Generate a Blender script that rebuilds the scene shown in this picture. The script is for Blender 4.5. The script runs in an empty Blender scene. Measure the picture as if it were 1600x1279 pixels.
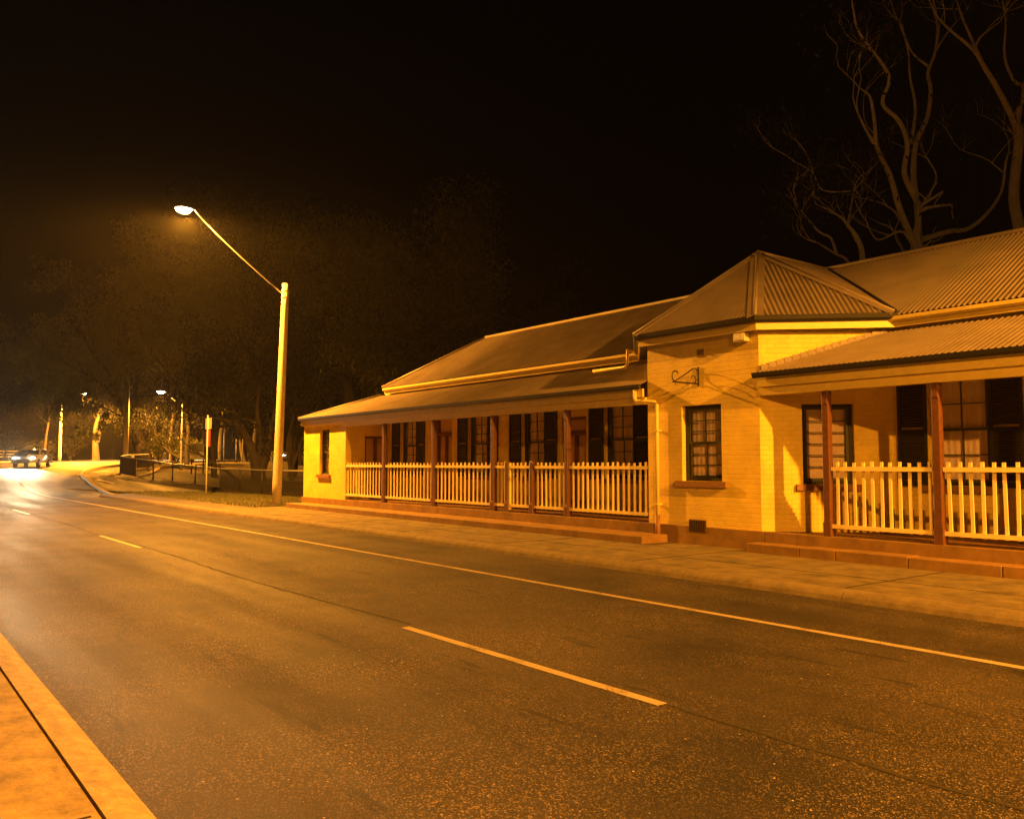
import bpy, bmesh, math, random
from mathutils import Vector, Matrix
R = math.radians
scn = bpy.context.scene
# ------------------------------------------------------------------ camera, world, exposure
F = 1330.0; CX, CY = 800.0, 639.5; HC = 1.6
YAW = math.atan2(1020, F); PIT = math.atan(83.5 / F)
f0 = Vector((-math.cos(YAW), math.sin(YAW), 0)); RT = Vector((math.sin(YAW), math.cos(YAW), 0)); U0 = Vector((0, 0, 1))
FW = f0 * math.cos(PIT) + U0 * math.sin(PIT); UP = -f0 * math.sin(PIT) + U0 * math.cos(PIT)
cd = bpy.data.cameras.new("camera"); cam = bpy.data.objects.new("camera", cd); scn.collection.objects.link(cam)
cam.matrix_world = Matrix((RT, UP, -FW)).transposed().to_4x4()
cam.location = (0, 0, HC)
cd.sensor_fit = 'HORIZONTAL'; cd.sensor_width = 36; cd.lens = 36 * F / 1600
cd.clip_start = 0.05; cd.clip_end = 3000
scn.camera = cam
w = bpy.data.worlds.new("World"); scn.world = w; w.use_nodes = True
nt = w.node_tree; bg = nt.nodes['Background']
sky = nt.nodes.new('ShaderNodeTexSky'); sky.sky_type = 'NISHITA'; sky.sun_disc = False
sky.sun_elevation = R(-4); sky.sun_rotation = R(200); sky.air_density = 1.0; sky.dust_density = 6.0
hs = nt.nodes.new('ShaderNodeMixRGB'); hs.blend_type = 'MULTIPLY'; hs.inputs[0].default_value = 1
hs.inputs[2].default_value = (1.0, 0.55, 0.28, 1)
nt.links.new(sky.outputs[0], hs.inputs[1]); nt.links.new(hs.outputs[0], bg.inputs[0]); bg.inputs[1].default_value = 0.012
scn.view_settings.view_transform = 'Standard'; scn.view_settings.look = 'None'
scn.view_settings.exposure = 2.15; scn.view_settings.gamma = 1.0
scn.cycles.use_denoising = True
scn.cycles.max_bounces = 6; scn.cycles.diffuse_bounces = 3; scn.cycles.glossy_bounces = 3
scn.cycles.transparent_max_bounces = 6; scn.cycles.sample_clamp_indirect = 4.0
SODIUM = (1.0, 0.348, 0.024)
P_MAIN, P_FAR, P_RIGHT, P_CROSS, P_CAR = 7600, 3200, 8200, 2300, 480

def W(px, py, d):                       # a point d metres ahead of the camera along a sight line
    return cam.location + (FW + RT * ((px - CX) / F) - UP * ((py - CY) / F)) * d
# ------------------------------------------------------------------ materials
def mat(name, col, rough=0.7, metal=0.0, var=0.0, scale=8.0, bump=0.0, bscale=60.0, spec=0.5):
    m = bpy.data.materials.new(name); m.use_nodes = True; n = m.node_tree; b = n.nodes['Principled BSDF']
    b.inputs['Base Color'].default_value = (*col, 1); b.inputs['Roughness'].default_value = rough
    b.inputs['Metallic'].default_value = metal; b.inputs['Specular IOR Level'].default_value = spec
    tc = n.nodes.new('ShaderNodeTexCoord')
    if var:
        t = n.nodes.new('ShaderNodeTexNoise'); t.inputs['Scale'].default_value = scale; t.inputs['Detail'].default_value = 6
        t.inputs['Roughness'].default_value = 0.65
        r = n.nodes.new('ShaderNodeValToRGB'); r.color_ramp.elements[0].position = .3; r.color_ramp.elements[1].position = .7
        r.color_ramp.elements[0].color = (*[c * (1 - var) for c in col], 1); r.color_ramp.elements[1].color = (*[min(1, c * (1 + var)) for c in col], 1)
        n.links.new(tc.outputs['Object'], t.inputs[0]); n.links.new(t.outputs[0], r.inputs[0]); n.links.new(r.outputs[0], b.inputs['Base Color'])
    if bump:
        t2 = n.nodes.new('ShaderNodeTexNoise'); t2.inputs['Scale'].default_value = bscale; t2.inputs['Detail'].default_value = 4
        bp = n.nodes.new('ShaderNodeBump'); bp.inputs['Strength'].default_value = bump; bp.inputs['Distance'].default_value = 0.01
        n.links.new(tc.outputs['Object'], t2.inputs[0]); n.links.new(t2.outputs[0], bp.inputs['Height']); n.links.new(bp.outputs[0], b.inputs['Normal'])
    return m
def emit(name, col, s):
    m = bpy.data.materials.new(name); m.use_nodes = True; b = m.node_tree.nodes['Principled BSDF']
    b.inputs['Base Color'].default_value = (.8, .8, .8, 1)
    b.inputs['Emission Color'].default_value = (*col, 1); b.inputs['Emission Strength'].default_value = s
    return m
def brickmat(name, col):
    m = mat(name, col, .62); n = m.node_tree; b = n.nodes['Principled BSDF']
    uv = n.nodes.new('ShaderNodeUVMap'); br = n.nodes.new('ShaderNodeTexBrick')
    br.inputs['Scale'].default_value = 1; br.inputs['Brick Width'].default_value = .235; br.inputs['Row Height'].default_value = .083
    br.inputs['Mortar Size'].default_value = .008; br.inputs['Mortar Smooth'].default_value = .5
    br.inputs['Color1'].default_value = (1, 1, 1, 1); br.inputs['Color2'].default_value = (.72, .72, .72, 1); br.inputs['Mortar'].default_value = (.1, .1, .1, 1)
    nz = n.nodes.new('ShaderNodeTexNoise'); nz.inputs['Scale'].default_value = 9; nz.inputs['Detail'].default_value = 8
    dis = n.nodes.new('ShaderNodeMixRGB'); dis.blend_type = 'ADD'; dis.inputs[0].default_value = .022
    n.links.new(uv.outputs[0], dis.inputs[1]); n.links.new(nz.outputs['Color'], dis.inputs[2])
    n.links.new(uv.outputs[0], nz.inputs[0]); n.links.new(dis.outputs[0], br.inputs[0])
    n3 = n.nodes.new('ShaderNodeTexNoise'); n3.inputs['Scale'].default_value = 45; n3.inputs['Detail'].default_value = 4
    n.links.new(uv.outputs[0], n3.inputs[0])
    ad = n.nodes.new('ShaderNodeMixRGB'); ad.blend_type = 'ADD'; ad.inputs[0].default_value = .6
    n.links.new(br.outputs[0], ad.inputs[1]); n.links.new(n3.outputs[0], ad.inputs[2])
    bp = n.nodes.new('ShaderNodeBump'); bp.inputs['Strength'].default_value = .6; bp.inputs['Distance'].default_value = .009
    n.links.new(ad.outputs[0], bp.inputs['Height']); n.links.new(bp.outputs[0], b.inputs['Normal'])
    n2 = n.nodes.new('ShaderNodeTexNoise'); n2.inputs['Scale'].default_value = 1.6; n2.inputs['Detail'].default_value = 9; n2.inputs['Roughness'].default_value = .65
    n.links.new(uv.outputs[0], n2.inputs[0])
    rp = n.nodes.new('ShaderNodeValToRGB'); rp.color_ramp.elements[0].position = .3; rp.color_ramp.elements[1].position = .75
    rp.color_ramp.elements[0].color = (*[c * .70 for c in col], 1); rp.color_ramp.elements[1].color = (*[min(1, c * 1.08) for c in col], 1)
    n.links.new(n2.outputs[0], rp.inputs[0])
    mx = n.nodes.new('ShaderNodeMixRGB'); mx.blend_type = 'MULTIPLY'; mx.inputs[0].default_value = .10
    n.links.new(rp.outputs[0], mx.inputs[1]); n.links.new(br.outputs[0], mx.inputs[2]); n.links.new(mx.outputs[0], b.inputs['Base Color'])
    return m
M = {}
M['brick'] = brickmat('painted_brick', (.85, .66, .12))
M['trim'] = mat('cream_trim', (.74, .60, .18), .45, var=.08, bump=.05)
M['picket'] = mat('cream_picket', (.84, .72, .36), .5, var=.1, scale=5)
M['gutter'] = mat('dark_gutter', (.022, .022, .020), .4)
M['post'] = mat('oxide_post', (.12, .050, .025), .45, var=.25, scale=14, bump=.05)
M['sill'] = mat('oxide_sill', (.23, .115, .045), .6, var=.2, scale=20, bump=.1)
M['plinth'] = mat('oxide_plinth', (.23, .135, .04), .75, var=.28, scale=3.0, bump=.2, bscale=30)
M['floor'] = mat('verandah_floor', (.16, .08, .04), .6, var=.2)
M['roof'] = mat('painted_iron', (.20, .165, .14), .48, var=.22, scale=1.4, bump=.03)
M['shutter'] = mat('black_shutter', (.022, .020, .016), .35)
M['frame'] = mat('dark_green_frame', (.055, .07, .03), .5)
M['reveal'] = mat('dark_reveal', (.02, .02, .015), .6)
M['door'] = mat('brown_door', (.13, .035, .018), .5, var=.1)
M['doorpanel'] = mat('tan_door_panel', (.50, .33, .16), .5)
M['curtain'] = mat('pale_curtain', (.80, .66, .68), .9, var=.12, scale=4)
M['iron'] = mat('black_iron', (.012, .011, .010), .5)
M['conc_pole'] = mat('concrete_pole', (.50, .44, .34), .85, var=.15, scale=10, bump=.2, bscale=90)
M['steel'] = mat('galvanised_steel', (.42, .42, .40), .45, .6)
M['bark'] = mat('grey_bark', (.035, .029, .022), .9, var=.4, scale=3, bump=.4, bscale=12)
M['palebark'] = mat('pale_gum_bark', (.45, .42, .38), .8, var=.25, scale=3, bump=.2, bscale=14)
M['leaf'] = mat('gum_leaf', (.085, .09, .02), .6, var=.45, scale=.9)
M['unlitleaf'] = mat('unlit_leaf', (.013, .014, .006), .8, var=.4, scale=.8)  # leaf colour darkened to stand for foliage the lamps leave unlit
for k_ in ('leaf',):
    n = M[k_].node_tree; b = n.nodes['Principled BSDF']; tl = n.nodes.new('ShaderNodeBsdfTranslucent'); tl.inputs[0].default_value = (.16, .17, .02, 1)
    mxs = n.nodes.new('ShaderNodeMixShader'); mxs.inputs[0].default_value = .4
    n.links.new(b.outputs[0], mxs.inputs[1]); n.links.new(tl.outputs[0], mxs.inputs[2]); n.links.new(mxs.outputs[0], n.nodes['Material Output'].inputs[0])
M['grassblade'] = mat('grass_blade', (.10, .11, .03), .7, var=.4, scale=3)
M['soil'] = mat('ground_soil', (.10, .085, .04), .95, var=.4, scale=1.3, bump=.4, bscale=12)
M['line'] = mat('road_paint', (.38, .32, .25), .6, var=.16, scale=26)
M['kerb'] = mat('kerb_concrete', (.34, .27, .15), .8, var=.34, scale=11, bump=.7, bscale=45)
M['seam'] = mat('dark_seam', (.014, .011, .008), .95)
M['white'] = mat('white_sign', (.75, .75, .72), .5)
M['red'] = mat('red_sign', (.55, .05, .03), .5)
M['carpaint'] = mat('silver_car_paint', (.30, .31, .33), .3, .5)
M['tyre'] = mat('black_tyre', (.015, .015, .015), .8)
M['rim'] = mat('grey_rim', (.4, .4, .4), .35, .8)
M['carglass'] = mat('car_glass', (.01, .012, .014), .05)
M['lampbowl'] = emit('sodium_bowl', (1, .62, .25), 60)
M['headlamp'] = emit('headlamp_lens', (1, .93, .82), 60)
M['taillamp'] = emit('tail_lens', (1, .05, .02), 6)
M['porchlight'] = mat('floodlight_body', (.62, .56, .42), .5)
gl = bpy.data.materials.new('window_glass'); gl.use_nodes = True; n = gl.node_tree; n.nodes.remove(n.nodes['Principled BSDF'])
tr = n.nodes.new('ShaderNodeBsdfTransparent'); gs = n.nodes.new('ShaderNodeBsdfGlossy'); gs.inputs['Roughness'].default_value = .03
lw = n.nodes.new('ShaderNodeLayerWeight'); lw.inputs[0].default_value = .5
p4 = n.nodes.new('ShaderNodeMath'); p4.operation = 'POWER'; p4.inputs[1].default_value = 4; n.links.new(lw.outputs['Facing'], p4.inputs[0])
fr = n.nodes.new('ShaderNodeMath'); fr.operation = 'MULTIPLY_ADD'; fr.inputs[1].default_value = .7; fr.inputs[2].default_value = .05; n.links.new(p4.outputs[0], fr.inputs[0]); mxs = n.nodes.new('ShaderNodeMixShader')
n.links.new(fr.outputs[0], mxs.inputs[0]); n.links.new(tr.outputs[0], mxs.inputs[1]); n.links.new(gs.outputs[0], mxs.inputs[2]); n.links.new(mxs.outputs[0], n.nodes['Material Output'].inputs[0])
M['glass'] = gl
# asphalt: aggregate chips, worn wheel bands and blotches
am = bpy.data.materials.new('asphalt'); am.use_nodes = True; n = am.node_tree; b = n.nodes['Principled BSDF']
tc = n.nodes.new('ShaderNodeTexCoord')
def noise(sc, det=4, ro=.6):
    t = n.nodes.new('ShaderNodeTexNoise'); t.inputs['Scale'].default_value = sc; t.inputs['Detail'].default_value = det; t.inputs['Roughness'].default_value = ro
    n.links.new(tc.outputs['Object'], t.inputs[0]); return t
def ramp(a, ca, bb, cb):
    r = n.nodes.new('ShaderNodeValToRGB'); r.color_ramp.elements[0].position = a; r.color_ramp.elements[0].color = ca; r.color_ramp.elements[1].position = bb; r.color_ramp.elements[1].color = cb; return r
big = noise(.38, 6, .62); rb = ramp(.38, (.004, .0032, .0024, 1), .60, (.034, .026, .018, 1)); n.links.new(big.outputs[0], rb.inputs[0])
vo = n.nodes.new('ShaderNodeTexVoronoi'); vo.inputs['Scale'].default_value = 115; n.links.new(tc.outputs['Object'], vo.inputs[0])
sp = n.nodes.new('ShaderNodeSeparateColor'); n.links.new(vo.outputs['Color'], sp.inputs[0])
rc = ramp(.74, (0, 0, 0, 1), 1.0, (1, 1, 1, 1)); n.links.new(sp.outputs[0], rc.inputs[0])
m1 = n.nodes.new('ShaderNodeMixRGB'); m1.inputs[2].default_value = (.27, .205, .135, 1); pw = noise(.7, 4, .55); rpw = ramp(.36, (.12, .12, .12, 1), .62, (1, 1, 1, 1)); n.links.new(pw.outputs[0], rpw.inputs[0])
pm = n.nodes.new('ShaderNodeMath'); pm.operation = 'MULTIPLY'; n.links.new(rc.outputs[0], pm.inputs[0]); n.links.new(rpw.outputs[0], pm.inputs[1])
n.links.new(pm.outputs[0], m1.inputs[0]); n.links.new(rb.outputs[0], m1.inputs[1])
vs = n.nodes.new('ShaderNodeTexVoronoi'); vs.inputs['Scale'].default_value = 34; n.links.new(tc.outputs['Object'], vs.inputs[0])
sp2 = n.nodes.new('ShaderNodeSeparateColor'); n.links.new(vs.outputs['Color'], sp2.inputs[0])
rc2 = ramp(.975, (0, 0, 0, 1), .985, (1, 1, 1, 1)); n.links.new(sp2.outputs[1], rc2.inputs[0])
rd = ramp(.18, (1, 1, 1, 1), .24, (0, 0, 0, 1)); n.links.new(vs.outputs['Distance'], rd.inputs[0])
mm = n.nodes.new('ShaderNodeMath'); mm.operation = 'MULTIPLY'; n.links.new(rc2.outputs[0], mm.inputs[0]); n.links.new(rd.outputs[0], mm.inputs[1])
m2 = n.nodes.new('ShaderNodeMixRGB'); m2.inputs[2].default_value = (.55, .46, .34, 1); n.links.new(mm.outputs[0], m2.inputs[0]); n.links.new(m1.outputs[0], m2.inputs[1])
# dark oil/tar streaks stretched along the road
mp = n.nodes.new('ShaderNodeMapping'); mp.inputs['Scale'].default_value = (.5, 3.2, 1); n.links.new(tc.outputs['Object'], mp.inputs[0])
st = n.nodes.new('ShaderNodeTexNoise'); st.inputs['Scale'].default_value = 1.3; st.inputs['Detail'].default_value = 7; st.inputs['Roughness'].default_value = .7; n.links.new(mp.outputs[0], st.inputs[0])
rs = ramp(.375, (.28, .28, .28, 1), .405, (1, 1, 1, 1)); n.links.new(st.outputs[0], rs.inputs[0])
m3 = n.nodes.new('ShaderNodeMixRGB'); m3.blend_type = 'MULTIPLY'; m3.inputs[0].default_value = 1; n.links.new(m2.outputs[0], m3.inputs[1]); n.links.new(rs.outputs[0], m3.inputs[2])
mp2 = n.nodes.new('ShaderNodeMapping'); mp2.inputs['Scale'].default_value = (.10, 1.1, 1); n.links.new(tc.outputs['Object'], mp2.inputs[0])
wb = n.nodes.new('ShaderNodeTexNoise'); wb.inputs['Scale'].default_value = 1.0; wb.inputs['Detail'].default_value = 3; n.links.new(mp2.outputs[0], wb.inputs[0])
rw = ramp(.35, (.78, .78, .78, 1), .65, (1.15, 1.15, 1.15, 1)); n.links.new(wb.outputs[0], rw.inputs[0])
m4 = n.nodes.new('ShaderNodeMixRGB'); m4.blend_type = 'MULTIPLY'; m4.inputs[0].default_value = 1; n.links.new(m3.outputs[0], m4.inputs[1]); n.links.new(rw.outputs[0], m4.inputs[2])
n.links.new(m4.outputs[0], b.inputs['Base Color']); rr_ = ramp(.35, (.62, .62, .62, 1), .65, (.80, .80, .80, 1)); n.links.new(wb.outputs[0], rr_.inputs[0]); n.links.new(rr_.outputs[0], b.inputs['Roughness']); b.inputs['Specular IOR Level'].default_value = .38
bp = n.nodes.new('ShaderNodeBump'); bp.inputs['Strength'].default_value = 1.0; bp.inputs['Distance'].default_value = .010
n.links.new(vo.outputs['Distance'], bp.inputs['Height']); n.links.new(bp.outputs[0], b.inputs['Normal'])
M['asphalt'] = am
# worn road paint: chipped through to the stone
lm = M['line']; n = lm.node_tree; b = n.nodes['Principled BSDF']; lk = b.inputs['Base Color'].links[0].from_socket
tc = n.nodes.new('ShaderNodeTexCoord'); cz = n.nodes.new('ShaderNodeTexNoise'); cz.inputs['Scale'].default_value = 55; cz.inputs['Detail'].default_value = 8; cz.inputs['Roughness'].default_value = .75
c2 = n.nodes.new('ShaderNodeTexNoise'); c2.inputs['Scale'].default_value = 3.5; c2.inputs['Detail'].default_value = 5
n.links.new(tc.outputs['Object'], cz.inputs[0]); n.links.new(tc.outputs['Object'], c2.inputs[0])
ad = n.nodes.new('ShaderNodeMath'); ad.operation = 'MULTIPLY_ADD'; ad.inputs[1].default_value = .6; n.links.new(c2.outputs[0], ad.inputs[0]); n.links.new(cz.outputs[0], ad.inputs[2])
cr = n.nodes.new('ShaderNodeValToRGB'); cr.color_ramp.elements[0].position = .66; cr.color_ramp.elements[1].position = .76; n.links.new(ad.outputs[0], cr.inputs[0])
mx = n.nodes.new('ShaderNodeMixRGB'); mx.inputs[1].default_value = (.10, .08, .055, 1); n.links.new(cr.outputs[0], mx.inputs[0]); n.links.new(lk, mx.inputs[2]); n.links.new(mx.outputs[0], b.inputs['Base Color'])
def slabmat(name, col, off=0.0):      # stained concrete with darker streaks
    m = mat(name, col, .85, var=.38, scale=2.2, bump=.45, bscale=40)
    return m
M['footpath'] = mat('footpath_concrete', (.135, .108, .055), .88, var=.5, scale=3.2, bump=.6, bscale=30)
M['oldkerb'] = mat('weathered_kerb', (.16, .125, .07), .85, var=.3, scale=5, bump=.4, bscale=60)
M['nearpath'] = mat('near_footpath', (.30, .23, .12), .85, var=.42, scale=6, bump=.8, bscale=28)
# ------------------------------------------------------------------ mesh helper
COL = scn.collection
class MB:
    def __init__(s): s.v = []; s.f = []; s.sm = []
    def add(s, vs, fs, smooth=False):
        o = len(s.v); s.v += [tuple(x) for x in vs]; s.f += [tuple(i + o for i in f) for f in fs]; s.sm += [smooth] * len(fs); return s
    def box(s, x0, x1, y0, y1, z0, z1):
        vs = [(x, y, z) for z in (z0, z1) for y in (y0, y1) for x in (x0, x1)]
        return s.add(vs, [(0, 2, 3, 1), (4, 5, 7, 6), (0, 1, 5, 4), (2, 6, 7, 3), (0, 4, 6, 2), (1, 3, 7, 5)])
    def obox(s, o, ux, uy, x0, x1, y0, y1, z0, z1):      # box in a rotated frame
        o = Vector(o); vs = [o + ux * x + uy * y + Vector((0, 0, z)) for z in (z0, z1) for y in (y0, y1) for x in (x0, x1)]
        return s.add(vs, [(0, 2, 3, 1), (4, 5, 7, 6), (0, 1, 5, 4), (2, 6, 7, 3), (0, 4, 6, 2), (1, 3, 7, 5)])
    def prism(s, poly, z0, z1):
        k = len(poly); vs = [(x, y, z0) for x, y in poly] + [(x, y, z1) for x, y in poly]
        fs = [tuple(range(k - 1, -1, -1)), tuple(range(k, 2 * k))] + [(i, (i + 1) % k, k + (i + 1) % k, k + i) for i in range(k)]
        return s.add(vs, fs)
    def tube(s, pts, rad, seg=8, cap=True):
        pts = [Vector(p) for p in pts]; k = len(pts)
        if not isinstance(rad, (list, tuple)): rad = [rad] * k
        ref = None; vs = []
        for i in range(k):
            d = (pts[min(i + 1, k - 1)] - pts[max(i - 1, 0)]).normalized()
            if ref is None: ref = Vector((0, 0, 1)).cross(d) if abs(d.z) < .9 else Vector((1, 0, 0)).cross(d)
            a = (ref - d * ref.dot(d)); a = a.normalized() if a.length > 1e-5 else d.orthogonal().normalized()
            ref = a; bb = d.cross(a)
            vs += [pts[i] + (a * math.cos(2 * math.pi * j / seg) + bb * math.sin(2 * math.pi * j / seg)) * rad[i] for j in range(seg)]
        fs = [(i * seg + j, i * seg + (j + 1) % seg, (i + 1) * seg + (j + 1) % seg, (i + 1) * seg + j) for i in range(k - 1) for j in range(seg)]
        if cap: fs += [tuple(range(seg - 1, -1, -1)), tuple(range((k - 1) * seg, k * seg))]
        return s.add(vs, fs, True)
    def sweep(s, prof, pts):            # profile (out,z) swept along a horizontal plan polyline; out = right-hand side of travel
        vs = []; k = len(pts); P = [Vector((p[0], p[1])) for p in pts]; zs = [p[2] if len(p) > 2 else 0 for p in pts]
        for i in range(k):
            d0 = (P[i] - P[i - 1]).normalized() if i else (P[1] - P[0]).normalized()
            d1 = (P[i + 1] - P[i]).normalized() if i < k - 1 else d0
            n0 = Vector((d0.y, -d0.x)); n1 = Vector((d1.y, -d1.x)); nn = (n0 + n1).normalized(); nn /= max(.3, nn.dot(n0))
            vs += [(P[i].x + nn.x * a, P[i].y + nn.y * a, zs[i] + z) for a, z in prof]
        m = len(prof)
        fs = [(i * m + j, (i + 1) * m + j, (i + 1) * m + (j + 1) % m, i * m + (j + 1) % m) for i in range(k - 1) for j in range(m)]
        fs += [tuple(range(m)), tuple(range(k * m - 1, (k - 1) * m - 1, -1))]
        return s.add(vs, fs)
    def build(s, name, m, parent=None, bevel=0):
        me = bpy.data.meshes.new(name); me.from_pydata(s.v, [], s.f)
        me.polygons.foreach_set('use_smooth', s.sm)
        if len(s.f) < 40000:
            b_ = bmesh.new(); b_.from_mesh(me); bmesh.ops.recalc_face_normals(b_, faces=b_.faces) if len(s.f) < 8000 and not getattr(s, 'open', False) else None
            uvl = b_.loops.layers.uv.new('UVMap')
            for f in b_.faces:
                nn = f.normal
                if abs(nn.z) > .8:
                    for l in f.loops: l[uvl].uv = (l.vert.co.x, l.vert.co.y)
                else:
                    t = Vector((-nn.y, nn.x, 0)); t = t.normalized() if t.length > 1e-6 else Vector((1, 0, 0))
                    for l in f.loops: l[uvl].uv = (l.vert.co.dot(t), l.vert.co.z)
            b_.to_mesh(me); b_.free()
        me.materials.append(M[m]); o = bpy.data.objects.new(name, me); COL.objects.link(o)
        if parent:
            o.parent = parent; pl = getpos(parent); 
            if pl.length > 0: me.transform(Matrix.Translation(-pl))
        if bevel:
            bv = o.modifiers.new('bevel', 'BEVEL'); bv.width = bevel; bv.segments = 2; bv.limit_method = 'ANGLE'
        return o
def getpos(o):
    p = Vector((0, 0, 0))
    while o: p = p + o.location; o = o.parent
    return p
def tag(o, label=None, cat=None, group=None, kind=None):
    for k_, v_ in (('label', label), ('category', cat), ('group', group), ('kind', kind)):
        if v_: o[k_] = v_
    return o
def empty(name, loc=(0, 0, 0)):
    o = bpy.data.objects.new(name, None); COL.objects.link(o); o.location = loc; o.empty_display_size = .2; return o
def lamp(name, kind, loc, energy, col, parent, size=.12, **kw):
    l = bpy.data.lights.new(name, kind); l.energy = energy; l.color = col; l.shadow_soft_size = size
    o = bpy.data.objects.new(name, l); COL.objects.link(o); o.location = Vector(loc) - (getpos(parent) if parent else Vector()); o.parent = parent
    for a, v_ in kw.items(): setattr(l, a, v_)
    return o
def sstep(a, b_, x):
    t = max(0, min(1, (x - a) / (b_ - a))); return t * t * (3 - 2 * t)
def gz(x, y):                            # the land climbs gently past the bend
    t = max(0.0, min(1.0, (math.hypot(x, y) - 46) / 72)); return 1.9 * t * (2 - t) * min(1, t / .15)
# ------------------------------------------------------------------ ground, road, paths
def grid(name, m, xs, ys, zf, kind='structure'):
    g = MB(); g.open = True
    for y in ys:
        for x in xs: g.v.append((x, y, zf(x, y)))
    nx = len(xs)
    for j in range(len(ys) - 1):
        for i in range(nx - 1):
            g.f.append((j * nx + i, j * nx + i + 1, (j + 1) * nx + i + 1, (j + 1) * nx + i)); g.sm.append(True)
    o = g.build(name, m); tag(o, kind=kind); return o
def lin(a, b_, k): return [a + (b_ - a) * i / k for i in range(k + 1)]
grid('ground', 'soil', lin(-900, -200, 6)[:-1] + lin(-200, 100, 75) + lin(150, 900, 5), lin(-900, -150, 5)[:-1] + lin(-150, 200, 87) + lin(250, 900, 5), lambda x, y: gz(x, y) - .06)
RAD, XB = 60.0, -52.0
def path(s, off):                        # s metres from x=+60 towards the bend; off to the left of travel is negative y
    L = 60 - XB
    if s <= L: return (60 - s, 4.3 + off)
    a = (s - L) / RAD
    if a > 2.1: 
        e = (a - 2.1) * RAD; a = 2.1
    else: e = 0
    r_ = RAD - off
    return (XB - r_ * math.sin(a) - e * math.cos(a), 4.3 + RAD - r_ * math.cos(a) + e * math.sin(a))
def ribbon(name, m, o0, o1, s0, s1, dz, step=1.5, cuts=1, parent=None):
    g = MB(); g.open = True; k = max(2, int((s1 - s0) / step))
    for i in range(k + 1):
        s_ = s0 + (s1 - s0) * i / k
        for c in range(cuts + 1):
            o_ = (o0(s_) if callable(o0) else o0); p_ = (o1(s_) if callable(o1) else o1)
            x, y = path(s_, o_ + (p_ - o_) * c / cuts); g.v.append((x, y, gz(x, y) + dz))
    m_ = cuts + 1
    for i in range(k):
        for c in range(cuts): g.f.append((i * m_ + c, (i + 1) * m_ + c, (i + 1) * m_ + c + 1, i * m_ + c + 1)); g.sm.append(True)
    # face up
    return tag(g.build(name, m, parent), kind='structure')
SL = 60 - XB
ribbon('road', 'asphalt', -3.18, lambda s: 4.8 + 1.6 * sstep(95, 118, s), 0, 330, 0.0, cuts=8)
ribbon('edge_line', 'line', 2.94, 3.04, 0, 300, .004)
ribbon('outer_edge_line', 'line', -2.9, -2.8, 96, 300, .004)
dl = MB(); dl.open = True
for k in range(-4, 22):
    s0 = 60 + 3.96 + 13.2 * k; s1 = s0 + 3.36
    if s0 < 1: continue
    for i in range(4):
        a = s0 + (s1 - s0) * i / 4; c = s0 + (s1 - s0) * (i + 1) / 4
        q = [path(a, -.05), path(c, -.05), path(c, .045), path(a, .045)]
        dl.add([(x, y, gz(x, y) + .004) for x, y in q], [(0, 1, 2, 3)])
tag(dl.build('centre_line', 'line'), kind='structure')
# tar seam following the centre line
sm_ = MB(); sm_.open = True; random.seed(5)
px_ = []
for k in range(160):
    x = 4 - k * .3; px_.append((x, 4.36 + .05 * math.sin(k * .21) + random.uniform(-.018, .018)))
for k in range(len(px_) - 1):
    if -7.4 < px_[k][0] < -4: continue
    wd = .008 + .012 * abs(math.sin(k * .37)); a, c = px_[k], px_[k + 1]
    sm_.add([(a[0], a[1] - wd, .003), (c[0], c[1] - wd, .003), (c[0], c[1] + wd, .003), (a[0], a[1] + wd, .003)], [(0, 1, 2, 3)])
tag(sm_.build('tar_seam', 'seam'), kind='structure')
# near kerb and footpath (camera side)
kp = [(-.24, -.15), (0, -.15), (0, -.002), (-.028, .055), (-.06, .088), (-.10, .108), (-.145, .118), (-.24, .122)]
def kerb(name, prof, x0, x1, y, joint=2.4, m='kerb'):
    g = MB(); x = x0; 
    while x < x1:
        e = min(x1, x + joint - .012)
        vs = [(x, y + a, z) for a, z in prof] + [(e, y + a, z) for a, z in prof]; m_ = len(prof)
        g.add(vs, [(j, (j + 1) % m_, m_ + (j + 1) % m_, m_ + j) for j in range(m_)] + [tuple(range(m_)), tuple(range(2 * m_ - 1, m_ - 1, -1))]); x += joint
    return tag(g.build(name, m), kind='structure')
kerb('kerb', kp, -8.1 - 2.4 * 20, 14, 1.12)
tag(MB().box(-56, 14, -3.0, .866, -.2, .118).build('footpath', 'nearpath'), kind='structure')
g = MB()
for k in range(20): g.box(-40 + k * 3, -40 + k * 3 + .014, -3, .834, .10, .1215)
tag(g.build('footpath_joints', 'seam'), kind='structure')
# far kerb and footpath (house side)
kerb('far_kerb', [(-a, z) for a, z in kp], -44, 16, 9.1, m='oldkerb')
g = MB(); x = -27.9
fy = [9.385, 10.36, 11.3, 12.16]
tag(MB().box(-27.9, 16, 9.383, 12.25, -.1, .118).build('far_footpath', 'footpath'), kind='structure')
g = MB()
for k in range(12): g.box(-26.9 + 3.53 * k, -26.9 + 3.53 * k + .022, 9.384, 12.0, .1, .1212)
g.box(-27.8, 16, 10.36, 10.372, .1, .1208)
tag(g.build('far_footpath_joints', 'seam'), kind='structure')
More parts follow.
